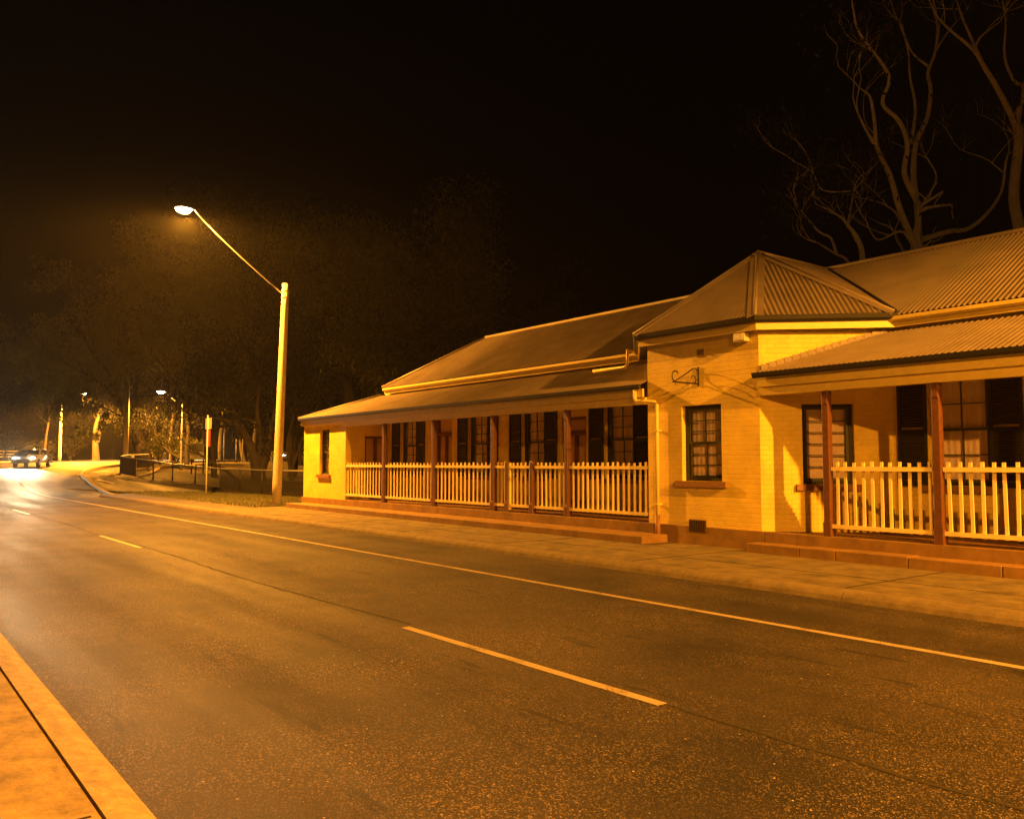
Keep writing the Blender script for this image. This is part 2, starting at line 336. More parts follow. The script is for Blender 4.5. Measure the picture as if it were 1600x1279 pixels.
# grass verge past the house with the strip by the kerb
tag(MB().prism([(-44, 9.385), (-27.91, 9.385), (-27.91, 15.2), (-36, 15.6), (-43, 14.9), (-46, 11.5)], -.1, .10).build('verge', 'soil'), kind='structure')
random.seed(3); g = MB(); g.open = True
for k in range(15000):
    x = -27.95 - 20 * random.random() ** 1.3; y = random.uniform(10.6, 15.2)
    if y > 15.5 - max(0, -36 - x) * .12: continue
    a = random.uniform(0, 6.28); h = random.uniform(.03, .10) * (1.8 if random.random() < .06 else 1); wd = .008
    lx, ly = random.uniform(-.03, .03), random.uniform(-.03, .03)
    g.add([(x - wd * math.cos(a), y - wd * math.sin(a), .095), (x + wd * math.cos(a), y + wd * math.sin(a), .095), (x + lx, y + ly, .1 + h)], [(0, 1, 2)])
tag(g.build('grass', 'grassblade'), label='dry mown grass on the verge round the tall concrete lamp pole', cat='grass', kind='stuff')
# side street mouth beyond the verge
ss = MB(); ss.open = True
ss.add([(x, y, gz(x, y) + .006) for x, y in [(-52, 9.0), (-46.5, 12.3), (-40, 15.6), (-30, 17.0), (-30, 23), (-46, 22.5), (-60, 20), (-74, 16.8), (-62, 11.2)]], [tuple(range(9))])
tag(ss.build('side_street', 'asphalt'), kind='structure')
ln = MB(); ln.open = True
for x0, y0, x1, y1, wd in [(-57, 17.2, -53, 17.6, .09), (-44, 17.9, -40.5, 18.2, .09), (-56.5, 11.6, -53.5, 12.0, .09), (-51, 12.2, -48.5, 12.8, .09)]:
    ln.add([(x0, y0 - wd, gz(x0, y0) + .03), (x1, y1 - wd, gz(x1, y1) + .03), (x1, y1 + wd, gz(x1, y1) + .03), (x0, y0 + wd, gz(x0, y0) + .03)], [(0, 1, 2, 3)])
tag(ln.build('side_street_lines', 'line'), kind='structure')
# ------------------------------------------------------------------ the house
house = empty('verandah_house', (-16, 14, .118))
tag(house, 'long cream brick house with corrugated roof, two picket verandahs and a projecting middle bay', 'house')
YF, YW, ZF = 12.2, 13.8, .45
def corr(g, poly, e, amp=.016, pitch=.088, seg=6, thick=True):
    """corrugated sheet over a planar convex polygon (3D); e = direction along the eave"""
    P = [Vector(p) for p in poly]; e = Vector(e).normalized(); nn = (P[1] - P[0]).cross(P[2] - P[0]).normalized()
    if nn.z < 0: nn = -nn
    s_ = nn.cross(e).normalized(); o = P[0]
    q = [((p - o).dot(e), (p - o).dot(s_)) for p in P]; u0 = min(a for a, _ in q); u1 = max(a for a, _ in q)
    def span(u):
        r_ = []
        for i in range(len(q)):
            (a, b1), (c, d) = q[i], q[(i + 1) % len(q)]
            if (a - u) * (c - u) <= 0 and abs(a - c) > 1e-9: r_.append(b1 + (d - b1) * (u - a) / (c - a))
        return (min(r_), max(r_)) if r_ else None
    du = pitch / seg; k = int((u1 - u0) / du); prev = None
    for i in range(k + 1):
        u = u0 + 1e-5 + (u1 - u0 - 2e-5) * i / k; sp_ = span(u)
        if not sp_: prev = None; continue
        h = amp * math.cos(2 * math.pi * (o.dot(e) + u) / pitch)
        a = o + e * u + s_ * sp_[0] + nn * h; c = o + e * u + s_ * sp_[1] + nn * h
        g.v += [tuple(a), tuple(c)]; j = len(g.v) - 2
        if prev is not None: g.f.append((prev, j, j + 1, prev + 1)); g.sm.append(True)
        prev = j
    return g
def ridge(g, a, b_, r_=.055, dz=.02):
    a, b_ = Vector(a) + Vector((0, 0, dz)), Vector(b_) + Vector((0, 0, dz)); return g.tube([a, b_], r_, 8)
def flash(g, a, b_, n1, n2, wd=.14):    # flat lapped flashing either side of a hip
    a, b_ = Vector(a), Vector(b_); d = (b_ - a).normalized()
    for nn in (n1, n2):
        nn = Vector(nn).normalized(); t = nn.cross(d).normalized()
        if t.z > 0: t = -t
        u = nn * .020
        vs = [a + u, b_ + u, b_ + t * wd + u, a + t * wd + u, a + u * .4, b_ + u * .4, b_ + t * wd + u * .4, a + t * wd + u * .4]
        g.add(vs, [(0, 1, 2, 3), (7, 6, 5, 4), (0, 4, 5, 1), (1, 5, 6, 2), (2, 6, 7, 3), (3, 7, 4, 0)])
ZE, ZR, YE, YR = 4.05, 5.75, 13.58, 16.45
XL, XR = -24.75, 9.0
YB = 2 * YR - YE
XAL, XAR = -13.05, -7.45         # bay plan
# --- walls (each wall mesh is a solid with real openings)
def wall_with_holes(g, o, ux, L, z0, z1, holes, th=.22):
    """wall in the plane o + ux*u, outward normal = ux rotated to the street side; thickness goes inwards"""
    ux = Vector(ux); uy = Vector((-ux.y, ux.x, 0))    # inwards
    us = sorted(set([0, L] + [h[0] for h in holes] + [h[1] for h in holes])); zs = sorted(set([z0, z1] + [h[2] for h in holes] + [h[3] for h in holes]))
    def solid(u, z): return 0 < u < L and z0 < z < z1 and not any(h[0] < u < h[1] and h[2] < z < h[3] for h in holes)
    o = Vector(o)
    def pt(u, y, z): return o + ux * u + uy * y + Vector((0, 0, z))
    for i in range(len(us) - 1):
        for j in range(len(zs) - 1):
            uc, zc = (us[i] + us[i + 1]) / 2, (zs[j] + zs[j + 1]) / 2
            if not solid(uc, zc): continue
            a, c, d, e_ = us[i], us[i + 1], zs[j], zs[j + 1]
            g.add([pt(a, 0, d), pt(c, 0, d), pt(c, 0, e_), pt(a, 0, e_)], [(0, 1, 2, 3)])
            g.add([pt(a, th, d), pt(c, th, d), pt(c, th, e_), pt(a, th, e_)], [(3, 2, 1, 0)])
            for (uu, zz, q) in ((a - 1e-4, zc, [(a, 0, d), (a, 0, e_), (a, th, e_), (a, th, d)]), (c + 1e-4, zc, [(c, th, d), (c, th, e_), (c, 0, e_), (c, 0, d)]),
                                (uc, d - 1e-4, [(a, 0, d), (a, th, d), (c, th, d), (c, 0, d)]), (uc, e_ + 1e-4, [(a, 0, e_), (c, 0, e_), (c, th, e_), (a, th, e_)])):
                if not solid(uu, zz): g.add([pt(*p_) for p_ in q], [(0, 1, 2, 3)])
S2 = math.sqrt(.5)
DX, DC = Vector((1, 0, 0)), Vector((S2, S2 , 0)) # chamfer right: 1.5 by 1.6
DCR = Vector((1.5, 1.6, 0)).normalized(); LC = math.hypot(1.5, 1.6); DCL = Vector((1.5, -1.6, 0)).normalized()
g = MB(); g.open = True
wins_left = [(-23.87, -22.87), (-20.05, -19.1), (-17.57, -16.63), (-14.45, -13.5)]
doors_left = [(-21.78, -20.88), (-15.98, -15.08)]
wins_right = [(-6.86, -5.92), (-3.1, -2.16)]
door_right = [(-4.95, -4.05)]
WZ0, WZ1 = 1.24, 3.02
# end room on the far left
wall_with_holes(g, (-27.7, YF, 0), DX, 3.15, .1, 3.1, [(1.26, 1.99, 1.22, 2.70)])
wall_with_holes(g, (-27.7, 19.8, 0), Vector((0, -1, 0)), 7.38, .1, 3.06, [])
# east wall of the end room, with its french door
wall_with_holes(g, (-24.55, YF + .222, 0), Vector((0, 1, 0)), YW - YF - .224, .1, 3.2, [(.46, 1.31, ZF + .005, 2.46)])
# recessed main wall, left verandah
wall_with_holes(g, (-24.9, YW, 0), DX, -13.05 + 24.9, .1, 3.98, [(a + 24.9, c + 24.9, WZ0, WZ1) for a, c in wins_left] + [(a + 24.9, c + 24.9, ZF + .005, 3.0) for a, c in doors_left[:1]] + [(a + 24.9, c + 24.9, ZF + .005, 2.72) for a, c in doors_left[1:]])
# bay
wall_with_holes(g, (XAL, YW, 0), DCL, LC, .1, 3.9, [])
wall_with_holes(g, (-11.55, YF, 0), DX, 2.6, .1, 3.9, [(.86, 1.78, 1.27, 2.66)])
CH0, CH1 = .70, 1.55
wall_with_holes(g, (-8.95, YF, 0), DCR, LC, .1, 3.9, [(CH0, CH1, 1.24, 2.60)])
wall_with_holes(g, (XAR, YW, 0), DX, XR - XAR - .3, .1, 3.98, [(a - XAR, c - XAR, WZ0, WZ1) for a, c in wins_right] + [(a - XAR, c - XAR, ZF + .005, 2.72) for a, c in door_right])
wall_with_holes(g, (XR - .3, YW + .221, 0), Vector((0, 1, 0)), YB - YW - .3, .1, 3.98, [])
wall_with_holes(g, (XR - .3, YB - .1, 0), Vector((-1, 0, 0)), XR - .3 + 24.6, .1, 3.98, [])
wall_with_holes(g, (-24.9, YB - .1, 0), Vector((0, -1, 0)), YB - .1 - YW - .23, 2.9, 4.03, [])
g.build('wall', 'brick', house)
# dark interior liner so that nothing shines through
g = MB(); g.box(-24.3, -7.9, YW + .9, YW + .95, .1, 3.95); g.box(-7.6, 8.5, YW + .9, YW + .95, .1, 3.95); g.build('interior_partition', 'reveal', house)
# --- plinth and verandah floors
g = MB(); g.box(-27.76, -8.88, YF - .045, YF + .3, .1, ZF - .002); g.build('plinth', 'plinth', house, .008)
g = MB(); g.box(-8.87, XR, YF - .045, YF + .3, .1, ZF - .004); o = g.build('plinth', 'plinth', house, .008)
g = MB(); g.box(-24.5, -11.7, YF + .302, YW - .003, .1, ZF - .006); g.build('verandah_floor', 'floor', house)
g = MB(); g.prism([(-8.75, YF + .302), (XR, YF + .302), (XR, YW - .003), (-7.47, YW - .003)], .1, ZF - .008); g.build('verandah_floor', 'floor', house)
g = MB(); g.box(-27.4, -11.02, YF - .75, YF - .048, .1, .262)
tag(g.build('step', 'plinth', house, .02), label='long low step below the left verandah')
g = MB(); xx = -8.98
for k_, L_ in enumerate([1.02, .62, 1.13, 1.25, .95, 1.4, 1.2, 1.1, 1.3, 1.2, 1.3, 1.4]):
    g.box(xx, xx + L_ - .012, YF - .395, YF - .048, .1, .270 + .004 * (k_ % 3)); xx += L_
tag(g.build('step', 'plinth', house, .012), label='low step of separate blocks below the right verandah')
# --- roof
g = MB(); g.open = True
corr(g, [(XL, YE, ZE), (-12.9, YE, ZE), (-10.25, YR, ZR), (XL + 1.85, YR, ZR)], (1, 0, 0))
corr(g, [(-7.45, YE, ZE), (XR, YE, ZE), (XR, YR, ZR), (-10.25, YR, ZR)], (1, 0, 0))
corr(g, [(XL, YE, ZE), (XL + 1.85, YR, ZR), (XL, YB, ZE)], (0, 1, 0))
corr(g, [(XL, YB, ZE), (XR, YB, ZE), (XR, YR, ZR), (XL + 1.85, YR, ZR)], (1, 0, 0))
g.build('main_roof', 'roof', house)
g = MB(); g.open = True; AP = Vector((-10.25, 14.0, ZR)); RE = Vector((-10.25, YR - .02, ZR - .01))
BA, BB, BC = Vector((-11.67, 11.95, 4.09)), Vector((-8.83, 11.95, 4.09)), Vector((-7.25, 13.62, 4.09))
BD = Vector((-13.25, 13.62, 4.09))
corr(g, [BA, BB, AP], (1, 0, 0)); corr(g, [BB, BC, AP], BC - BB)
corr(g, [AP, BC, RE], (0, 1, 0)); corr(g, [BD, BA, AP], BA - BD); corr(g, [AP, BD, RE], (0, 1, 0))
def nrm(a, b_, c):
    n_ = (b_ - a).cross(c - a).normalized(); return n_ if n_.z > 0 else -n_
br_ = g.build('bay_roof', 'roof', house)
g = MB()
nf, nr, nside, nl = nrm(BA, BB, AP), nrm(BB, BC, AP), nrm(AP, BC, RE), nrm(BD, BA, AP)
for a_, c_, n1, n2 in ((BB, AP, nf, nr), (BC, AP, nr, nside), (BA, AP, nf, nl), (BD, AP, nl, nl)):
    ridge(g, a_, c_, .032, .014); flash(g, a_, c_, n1, n2)
ridge(g, AP, RE, .04)
g.build('ridge_capping', 'roof', br_)
g = MB(); g.open = True
ZV0, ZV1 = 3.12, 3.84
corr(g, [(-27.78, 11.97, ZV0), (-11.56, 11.97, ZV0), (-11.56, 12.2, ZV0 + .09), (-12.98, YE + .17, ZV1), (-25.1, YE + .17, ZV1)], (1, 0, 0))
corr(g, [(-27.78, 11.97, ZV0), (-25.1, YE + .17, ZV1), (-25.1, 19.9, ZV1), (-27.78, 19.9, ZV0)], (0, 1, 0))
vr = g.build('left_verandah_roof', 'roof', house)
g = MB(); ridge(g, (-27.75, 12.0, ZV0), (-25.1, YE + .17, ZV1), .035); g.build('ridge_capping', 'roof', vr)
g = MB(); g.open = True
corr(g, [(-8.9, 11.97, ZV0), (XR, 11.97, ZV0), (XR, YE + .17, ZV1 - .02), (-7.44, YE + .17, ZV1 - .02)], (1, 0, 0))
vr2 = g.build('right_verandah_roof', 'roof', house)
g = MB()      # stepped lead flashing where the verandah roof meets the bay wall
for k in range(16):
    t = k / 16; x = -8.9 + t * 1.45; y = 12.19 + t * 1.52; z = 3.20 + t * .62
    g.obox((x, y, z), DCR, Vector((DCR.y, -DCR.x, 0)), 0, .125, .002, .014, -.02, .085)
g.build('flashing', 'roof', vr2)
g = MB(); ridge(g, (XL + 1.85, YR, ZR), (XR, YR, ZR), .05); ridge(g, (XL, YE, ZE), (XL + 1.85, YR, ZR), .045); ridge(g, (XL, YB, ZE), (XL + 1.85, YR, ZR), .045)
g.build('ridge_capping', 'roof', house)
g = MB()      # dark valley gutter between the bay roof and the main roof
g.tube([(-7.22, 13.6, 4.10), (-8.7, 15.02, 4.93), (-10.2, YR - .04, 5.76)], [.035, .028, .02], 8)
g.build('valley_gutter', 'gutter', house)
# --- gutters, fascias, soffits
gp = [(0, .0), (.05, -.005), (.085, .03), (.10, .10), (.085, .105), (0, .10)]
fp = [(-.03, -.17), (0.0, -.17), (0.0, 0.0), (-.03, 0.0)]
bayline = [(-13.2, 13.65, 0), (-11.62, 12.03, 0), (-8.87, 12.03, 0), (-7.28, 13.66, 0)]
MB().sweep(gp, [(x, y, 3.99) for x, y, _ in bayline]).build('gutter', 'gutter', house)
MB().sweep(fp, [(x, y, 4.03) for x, y, _ in bayline]).build('fascia', 'trim', house)
MB().sweep([(-.16, -.02), (-.03, -.02), (-.03, 0), (-.16, 0)], [(x, y, 3.9) for x, y, _ in bayline]).build('soffit', 'reveal', house)
vg = [(0, .0), (.05, -.005), (.075, .03), (.085, .085), (.07, .09), (0, .085)]
vf = [(-.045, -.16), (0, -.16), (0, 0), (-.045, 0)]
vb = [(-.10, -.14), (-.022, -.14), (-.022, 0), (-.10, 0)]
for a_, c_, lb in ((-27.72, -11.57, 'left'), (-8.93, XR, 'right')):
    MB().sweep(vg, [(a_, 12.04, 3.035), (c_, 12.04, 3.035)]).build('gutter', 'gutter', house)
    MB().sweep(vf, [(a_ + .03, 12.075, 3.045), (c_, 12.075, 3.045)]).build('fascia', 'trim', house)
for a_, c_ in ((-24.56, -11.57), (-8.93, XR)):
    MB().sweep([(-.14, -.14), (-.022, -.14), (-.022, -.002), (-.14, -.002)], [(a_, 12.11, 2.885), (c_, 12.11, 2.885)]).build('verandah_beam', 'trim', house)
MB().box(-27.71, -24.57, 12.105, 12.198, 2.86, 2.883).build('fascia', 'trim', house)
MB().sweep(vf, [(-27.74, 19.9, 3.045), (-27.74, 12.09, 3.045)]).build('fascia', 'trim', house)
mg = [(0, .0), (.06, 0), (.085, .03), (.09, .085), (.075, .09), (0, .085)]
MB().sweep(mg, [(XL + .08, YE + .06, 3.945), (-13.1, YE + .06, 3.945)]).build('gutter', 'trim', house)
MB().sweep(mg, [(-7.40, YE + .06, 3.945), (XR, YE + .06, 3.945)]).build('gutter', 'trim', house)
MB().box(XL + .08, -13.15, YE + .062, YE + .10, 3.86, 4.0).build('fascia', 'trim', house)
MB().box(-7.4, XR, YE + .062, YE + .10, 3.86, 4.0).build('fascia', 'trim', house)
# spreader pipe from upper gutter onto the verandah roof
g = MB(); g.tube([(-12.98, 13.3, 4.02), (-12.86, 12.98, 4.0), (-12.83, 12.95, 3.72), (-12.9, 12.95, 3.64), (-13.9, 12.95, 3.64)], .035, 8)
g.build('spreader_pipe', 'trim', house)
# verandah ceilings
MB().box(-24.54, -13.1, 12.3, YW - .002, 2.97, 2.985).build('verandah_ceiling', 'trim', house)
g = MB(); g.prism([(-8.65, 12.3), (XR, 12.3), (XR, YW - .002), (-7.30, YW - .002)], 2.97, 2.985); g.build('verandah_ceiling', 'trim', house)
g = MB(); g.prism([(-13.0, YW - .02), (-11.7, 12.31), (-11.56, 12.31), (-11.56, 12.32), (-13.0, YW - .01)], 2.97, 2.985)
# downpipe at the bay's left corner
g = MB(); g.tube([(-11.72, 12.02, 3.02), (-11.72, 12.02, 2.86), (-11.70, 12.03, 2.80), (-11.28, 12.10, 2.77), (-11.24, 12.12, 2.72), (-11.24, 12.12, .62)], .038, 10); g.build('downpipe', 'trim', house)
for z in (2.2, .80): MB().box(-11.29, -11.19, 12.075, 12.198, z, z + .03).build('pipe_bracket', 'trim', house)
g = MB(); g.tube([(-11.24, 12.115, .62), (-11.24, 12.115, .12)], .048, 10); tag(g.build('downpipe', 'sill', house), label='rust-red foot of the downpipe')
# --- posts and pickets
def post(x, z1=2.748, wd=.058, label=None, brk=True):
    g = MB(); y = 12.23
    g.box(x - wd, x + wd, y - wd, y + wd, ZF - .05, z1)
    e = wd + .012
    g.box(x - e, x + e, y - e, y + e, ZF - .052, ZF + .22); g.box(x - e + .006, x + e - .006, y - e + .006, y + e - .006, ZF + .22, ZF + .245)
    if brk: g.box(x - wd + .01, x + wd - .01, y - wd - .012, y + wd + .012, z1 - .22, z1 - .002)
    return g.build('post', 'post', house, .012)
lp = [-22.08, -19.38, -16.68, -13.96]; rp_ = [-7.70, -5.95, -4.2, -2.45, -.7, 1.05, 2.8]
for x in lp + rp_: post(x)
for x in (-16.12, -15.18): tag(post(x, 1.64, .052, brk=False), label='short gate post')
def pickets(x0, x1, n, lab=None, gate=False):
    g = MB(); y = 12.245; yr = y - .042
    g.box(x0, x1, yr, yr + .038, 1.475, 1.54); g.box(x0, x1, yr, yr + .038, .575, .635)
    o = g.build('picket_panel', 'picket', house, .004)
    for k in range(n):
        x = x0 + (x1 - x0) * (k + .5) / n; hw = .022
        q = MB(); z1 = 1.61 + random.uniform(-.006, .006); lean = random.gauss(0, .006); x += random.uniform(-.006, .006); z1 += random.uniform(-.008, .008)
        q.add([(x - hw, y - .001, .56), (x + hw, y - .001, .56), (x + hw, y + .021, .56), (x - hw, y + .021, .56),
               (x - hw + lean, y - .001, z1), (x + hw + lean, y - .001, z1), (x + hw + lean, y + .021, z1), (x - hw + lean, y + .021, z1)],
              [(3, 2, 1, 0), (4, 5, 6, 7), (0, 1, 5, 4), (1, 2, 6, 5), (2, 3, 7, 6), (3, 0, 4, 7)])
        g.v += [(a, b1, c) for a, b1, c in q.v]; base = len(g.v) - 8; g.f += [tuple(i + base for i in f) for f in q.f]; g.sm += [False] * 6
    bpy.data.objects.remove(o)
    return g.build('picket_panel', 'picket', house)
random.seed(11)
pickets(-24.52, -22.15, 13); pickets(-22.0, -19.45, 14); pickets(-19.31, -16.75, 14); pickets(-16.61, -16.18, 3)
pickets(-15.1, -14.03, 7); pickets(-13.88, -11.60, 15)
gt = pickets(-16.0, -15.24, 5); gt.name = 'gate'; gt['label'] = 'narrow picket gate of the left verandah'
MB().box(-16.06, -16.0, 12.2, 12.26, .5, 1.6).build('gate_stile', 'picket', gt)
for a_, c_ in ((-7.63, -6.02), (-5.88, -4.27), (-4.13, -2.52), (-2.38, -.77), (-.63, .98)): pickets(a_, c_, 11)
# --- windows
def window(o, ux, u0, u1, z0, z1, cols=2, rows=3, depth=.10, sill=True, style='sash', mid=None):
    ux = Vector(ux).normalized(); uy = Vector((-ux.y, ux.x, 0)); o = Vector(o); fw_ = .055
    g = MB()
    def bx(q, a, c, y0, y1, d, e): q.obox(o, ux, uy, a, c, y0, y1, d, e)
    for a, c, d, e in ((u0 + .001, u0 + fw_, z0 + .001, z1 - .001), (u1 - fw_, u1 - .001, z0 + .001, z1 - .001), (u0 + fw_, u1 - fw_, z1 - fw_, z1 - .001), (u0 + fw_, u1 - fw_, z0 + .001, z0 + fw_)):
        bx(g, a, c, depth, depth + .10, d, e)
    fr_ = g.build('window', 'reveal', house)
    a0, a1, b0, b1 = u0 + fw_, u1 - fw_, z0 + fw_, z1 - fw_
    bm_ = mid if mid else (b0 + b1) / 2
    g = MB()
    def sash(y, d, e, rows, cols):
        st = .045
        for q in ((a0, a0 + st, d, e), (a1 - st, a1, d, e), (a0 + st, a1 - st, d, d + st), (a0 + st, a1 - st, e - st * .8, e)): bx(g, q[0], q[1], y, y + .035, q[2], q[3])
        for k in range(1, cols):
            xx = a0 + st + (a1 - a0 - 2 * st) * k / cols; bx(g, xx - .009, xx + .009, y + .004, y + .03, d + st, e - st * .8)
        for k in range(1, rows):
            zz = d + st + (e - d - st * 1.8) * k / rows; bx(g, a0 + st, a1 - st, y + .006, y + .028, zz - .009, zz + .009)
    if style == 'sash':
        sash(depth + .02, bm_ - .02, b1, rows, cols); sash(depth + .057, b0, bm_ + .02, rows, cols)
    else: sash(depth + .02, b0, b1, 6, 1)
    g.build('sash', 'frame', fr_)
    g = MB(); g.open = True; g.add([o + ux * u + uy * (depth + .046) + Vector((0, 0, z)) for u, z in ((a0, b0), (a1, b0), (a1, b1), (a0, b1))], [(0, 1, 2, 3)]); g.build('pane', 'glass', fr_)
    g = MB(); g.open = True; N = 46; vs = []
    for k in range(N + 1):
        u = a0 + (a1 - a0) * k / N; y = depth + .125 + .006 * math.sin(k * 1.15 + u0) * (1 if style == 'sash' else .1)
        p = o + ux * u + uy * y; vs += [(p.x, p.y, b0), (p.x, p.y, b1)]
    g.add(vs, [(2 * k, 2 * k + 2, 2 * k + 3, 2 * k + 1) for k in range(N)], True); g.build('curtain', 'curtain', fr_)
    if sill:
        g = MB(); bx(g, u0 - .12, u1 + .12, -.07, .099, z0 - .105, z0 - .001); g.build('window_sill', 'sill', fr_)
    return fr_
def shutter(o, ux, u0, u1, z0, z1):
    ux = Vector(ux).normalized(); uy = Vector((-ux.y, ux.x, 0)); o = Vector(o); g = MB(); st = .05
    for a, c, d, e in ((u0, u0 + st, z0, z1), (u1 - st, u1, z0, z1), (u0 + st, u1 - st, z0, z0 + .09), (u0 + st, u1 - st, z1 - .07, z1), (u0 + st, u1 - st, (z0 + z1) / 2 - .035, (z0 + z1) / 2 + .035)):
        g.obox(o, ux, uy, a, c, -.045, -.008, d, e)
    z = z0 + .11
    while z < z1 - .09:
        if abs(z - (z0 + z1) / 2) > .05:
            v = [o + ux * u + uy * y + Vector((0, 0, zz)) for (y, zz) in ((-.040, z), (-.034, z - .004), (-.014, z + .034), (-.020, z + .038)) for u in (u0 + st, u1 - st)]
            g.add(v, [(0, 2, 3, 1), (2, 4, 5, 3), (4, 6, 7, 5), (6, 0, 1, 7)])
        z += .045
    return g.build('shutter', 'shutter', house)
window((0, YF, 0), DX, -27.7 + 1.26, -27.7 + 1.99, 1.22, 2.70, rows=3)
window((0, YF, 0), DX, -11.55 + .86, -11.55 + 1.78, 1.27, 2.66, rows=3)
wc = window((-8.95, YF, 0), DCR, CH0, CH1, 1.24, 2.60, style='bars'); wc['label'] = 'six-bar window on the slanted side of the bay'
for a_, c_ in wins_left + wins_right:
    window((0, YW, 0), DX, a_, c_, WZ0, WZ1, rows=3 if a_ < -10 else 2)
    shutter((0, YW, 0), DX, a_ - .50, a_ - .015, WZ0 - .02, WZ1 - .02); shutter((0, YW, 0), DX, c_ + .015, c_ + .50, WZ0 - .02, WZ1 - .02)
def door(o, ux, u0, u1, z0, z1, fan=0, glass=True):
    ux = Vector(ux).normalized(); uy = Vector((-ux.y, ux.x, 0)); o = Vector(o)
    g = MB(); t = .07; zt = z1 - fan
    def bx(q, a, c, y0, y1, d, e): q.obox(o, ux, uy, a, c, y0, y1, d, e)
    bx(g, u0 + .001, u0 + t, .05, .16, z0, z1 - .001); bx(g, u1 - t, u1 - .001, .05, .16, z0, z1 - .001); bx(g, u0 + t, u1 - t, .05, .16, z1 - t, z1 - .001)
    if fan: bx(g, u0 + t, u1 - t, .05, .16, zt - .05, zt + .05)
    um = (u0 + u1) / 2; bx(g, um - .05, um + .05, .07, .13, z0, zt - .05 if fan else z1 - t)
    bx(g, u0 + t, u1 - t, .08, .13, z0 + .03, z0 + .25); bx(g, u0 + t, u1 - t, .08, .13, z0 + .95, z0 + 1.07)
    d_ = g.build('door', 'door', house)
    g = MB(); bx(g, u0 + t, u1 - t, .132, .138, z0, z1 - t); g.build('door_panel', 'doorpanel', d_)
    return d_
door((-24.55, 0, 0), Vector((0, 1, 0)), YF + .222 + .46, YF + .222 + 1.31, ZF + .005, 2.46)
door((0, YW, 0), DX, doors_left[0][0], doors_left[0][1], ZF + .005, 3.0, fan=.55)
door((0, YW, 0), DX, doors_left[1][0], doors_left[1][1], ZF + .005, 2.72, fan=.4)
door((0, YW, 0), DX, door_right[0][0], door_right[0][1], ZF + .005, 2.72, fan=.4)
# --- wall fittings
g = MB()
for k in range(7): g.box(-10.49 + k * .055, -10.49 + k * .055 + .022, YF - .058, YF - .052, .36, .56)
g.build('floor_vent', 'iron', house)
MB().box(-10.50, -10.10, YF - .052, YF - .046, .35, .57).build('floor_vent', 'floor', house)
MB().box(-10.30, -10.14, YF - .012, YF - .001, 3.54, 3.68).build('wall_vent', 'plinth', house)
g = MB(); g.box(-9.36, -9.12, YF - .16, YF - .01, 3.70, 3.86); o = g.build('floodlight', 'porchlight', house, .012)
g = MB(); g.box(-9.33, -9.15, YF - .168, YF - .161, 3.73, 3.83); g.build('lens', 'white', o)
# wrought iron sign bracket standing out from the bay wall
g = MB(); X0 = -10.27; t = .014
g.box(X0 - t, X0 + t, YF - .022, YF - .002, 3.0, 3.36); g.box(X0 - t, X0 + t, YF - .70, YF - .02, 3.035, 3.062)
g.tube([(X0, YF - .66, 3.06), (X0, YF - .45, 3.16), (X0, YF - .3, 3.24), (X0, YF - .16, 3.32), (X0, YF - .08, 3.33), (X0, YF - .035, 3.27), (X0, YF - .04, 3.15), (X0, YF - .10, 3.07)], .011, 6)
def spiral(cy, cz, r0, r1, a0, a1, k=22): return [(X0, cy + (r0 + (r1 - r0) * i / k) * math.cos(a0 + (a1 - a0) * i / k), cz + (r0 + (r1 - r0) * i / k) * math.sin(a0 + (a1 - a0) * i / k)) for i in range(k + 1)]
g.tube(spiral(YF - .62, 3.17, .125, .06, R(270), R(30)), .011, 6)
g.tube(spiral(YF - .17, 3.13, .10, .03, R(-60), R(180)), .009, 6)
for yy in (YF - .64, YF - .3): g.tube([(X0, yy, 3.04), (X0, yy, 2.995)], .008, 6)
g.build('sign_bracket', 'iron', house)
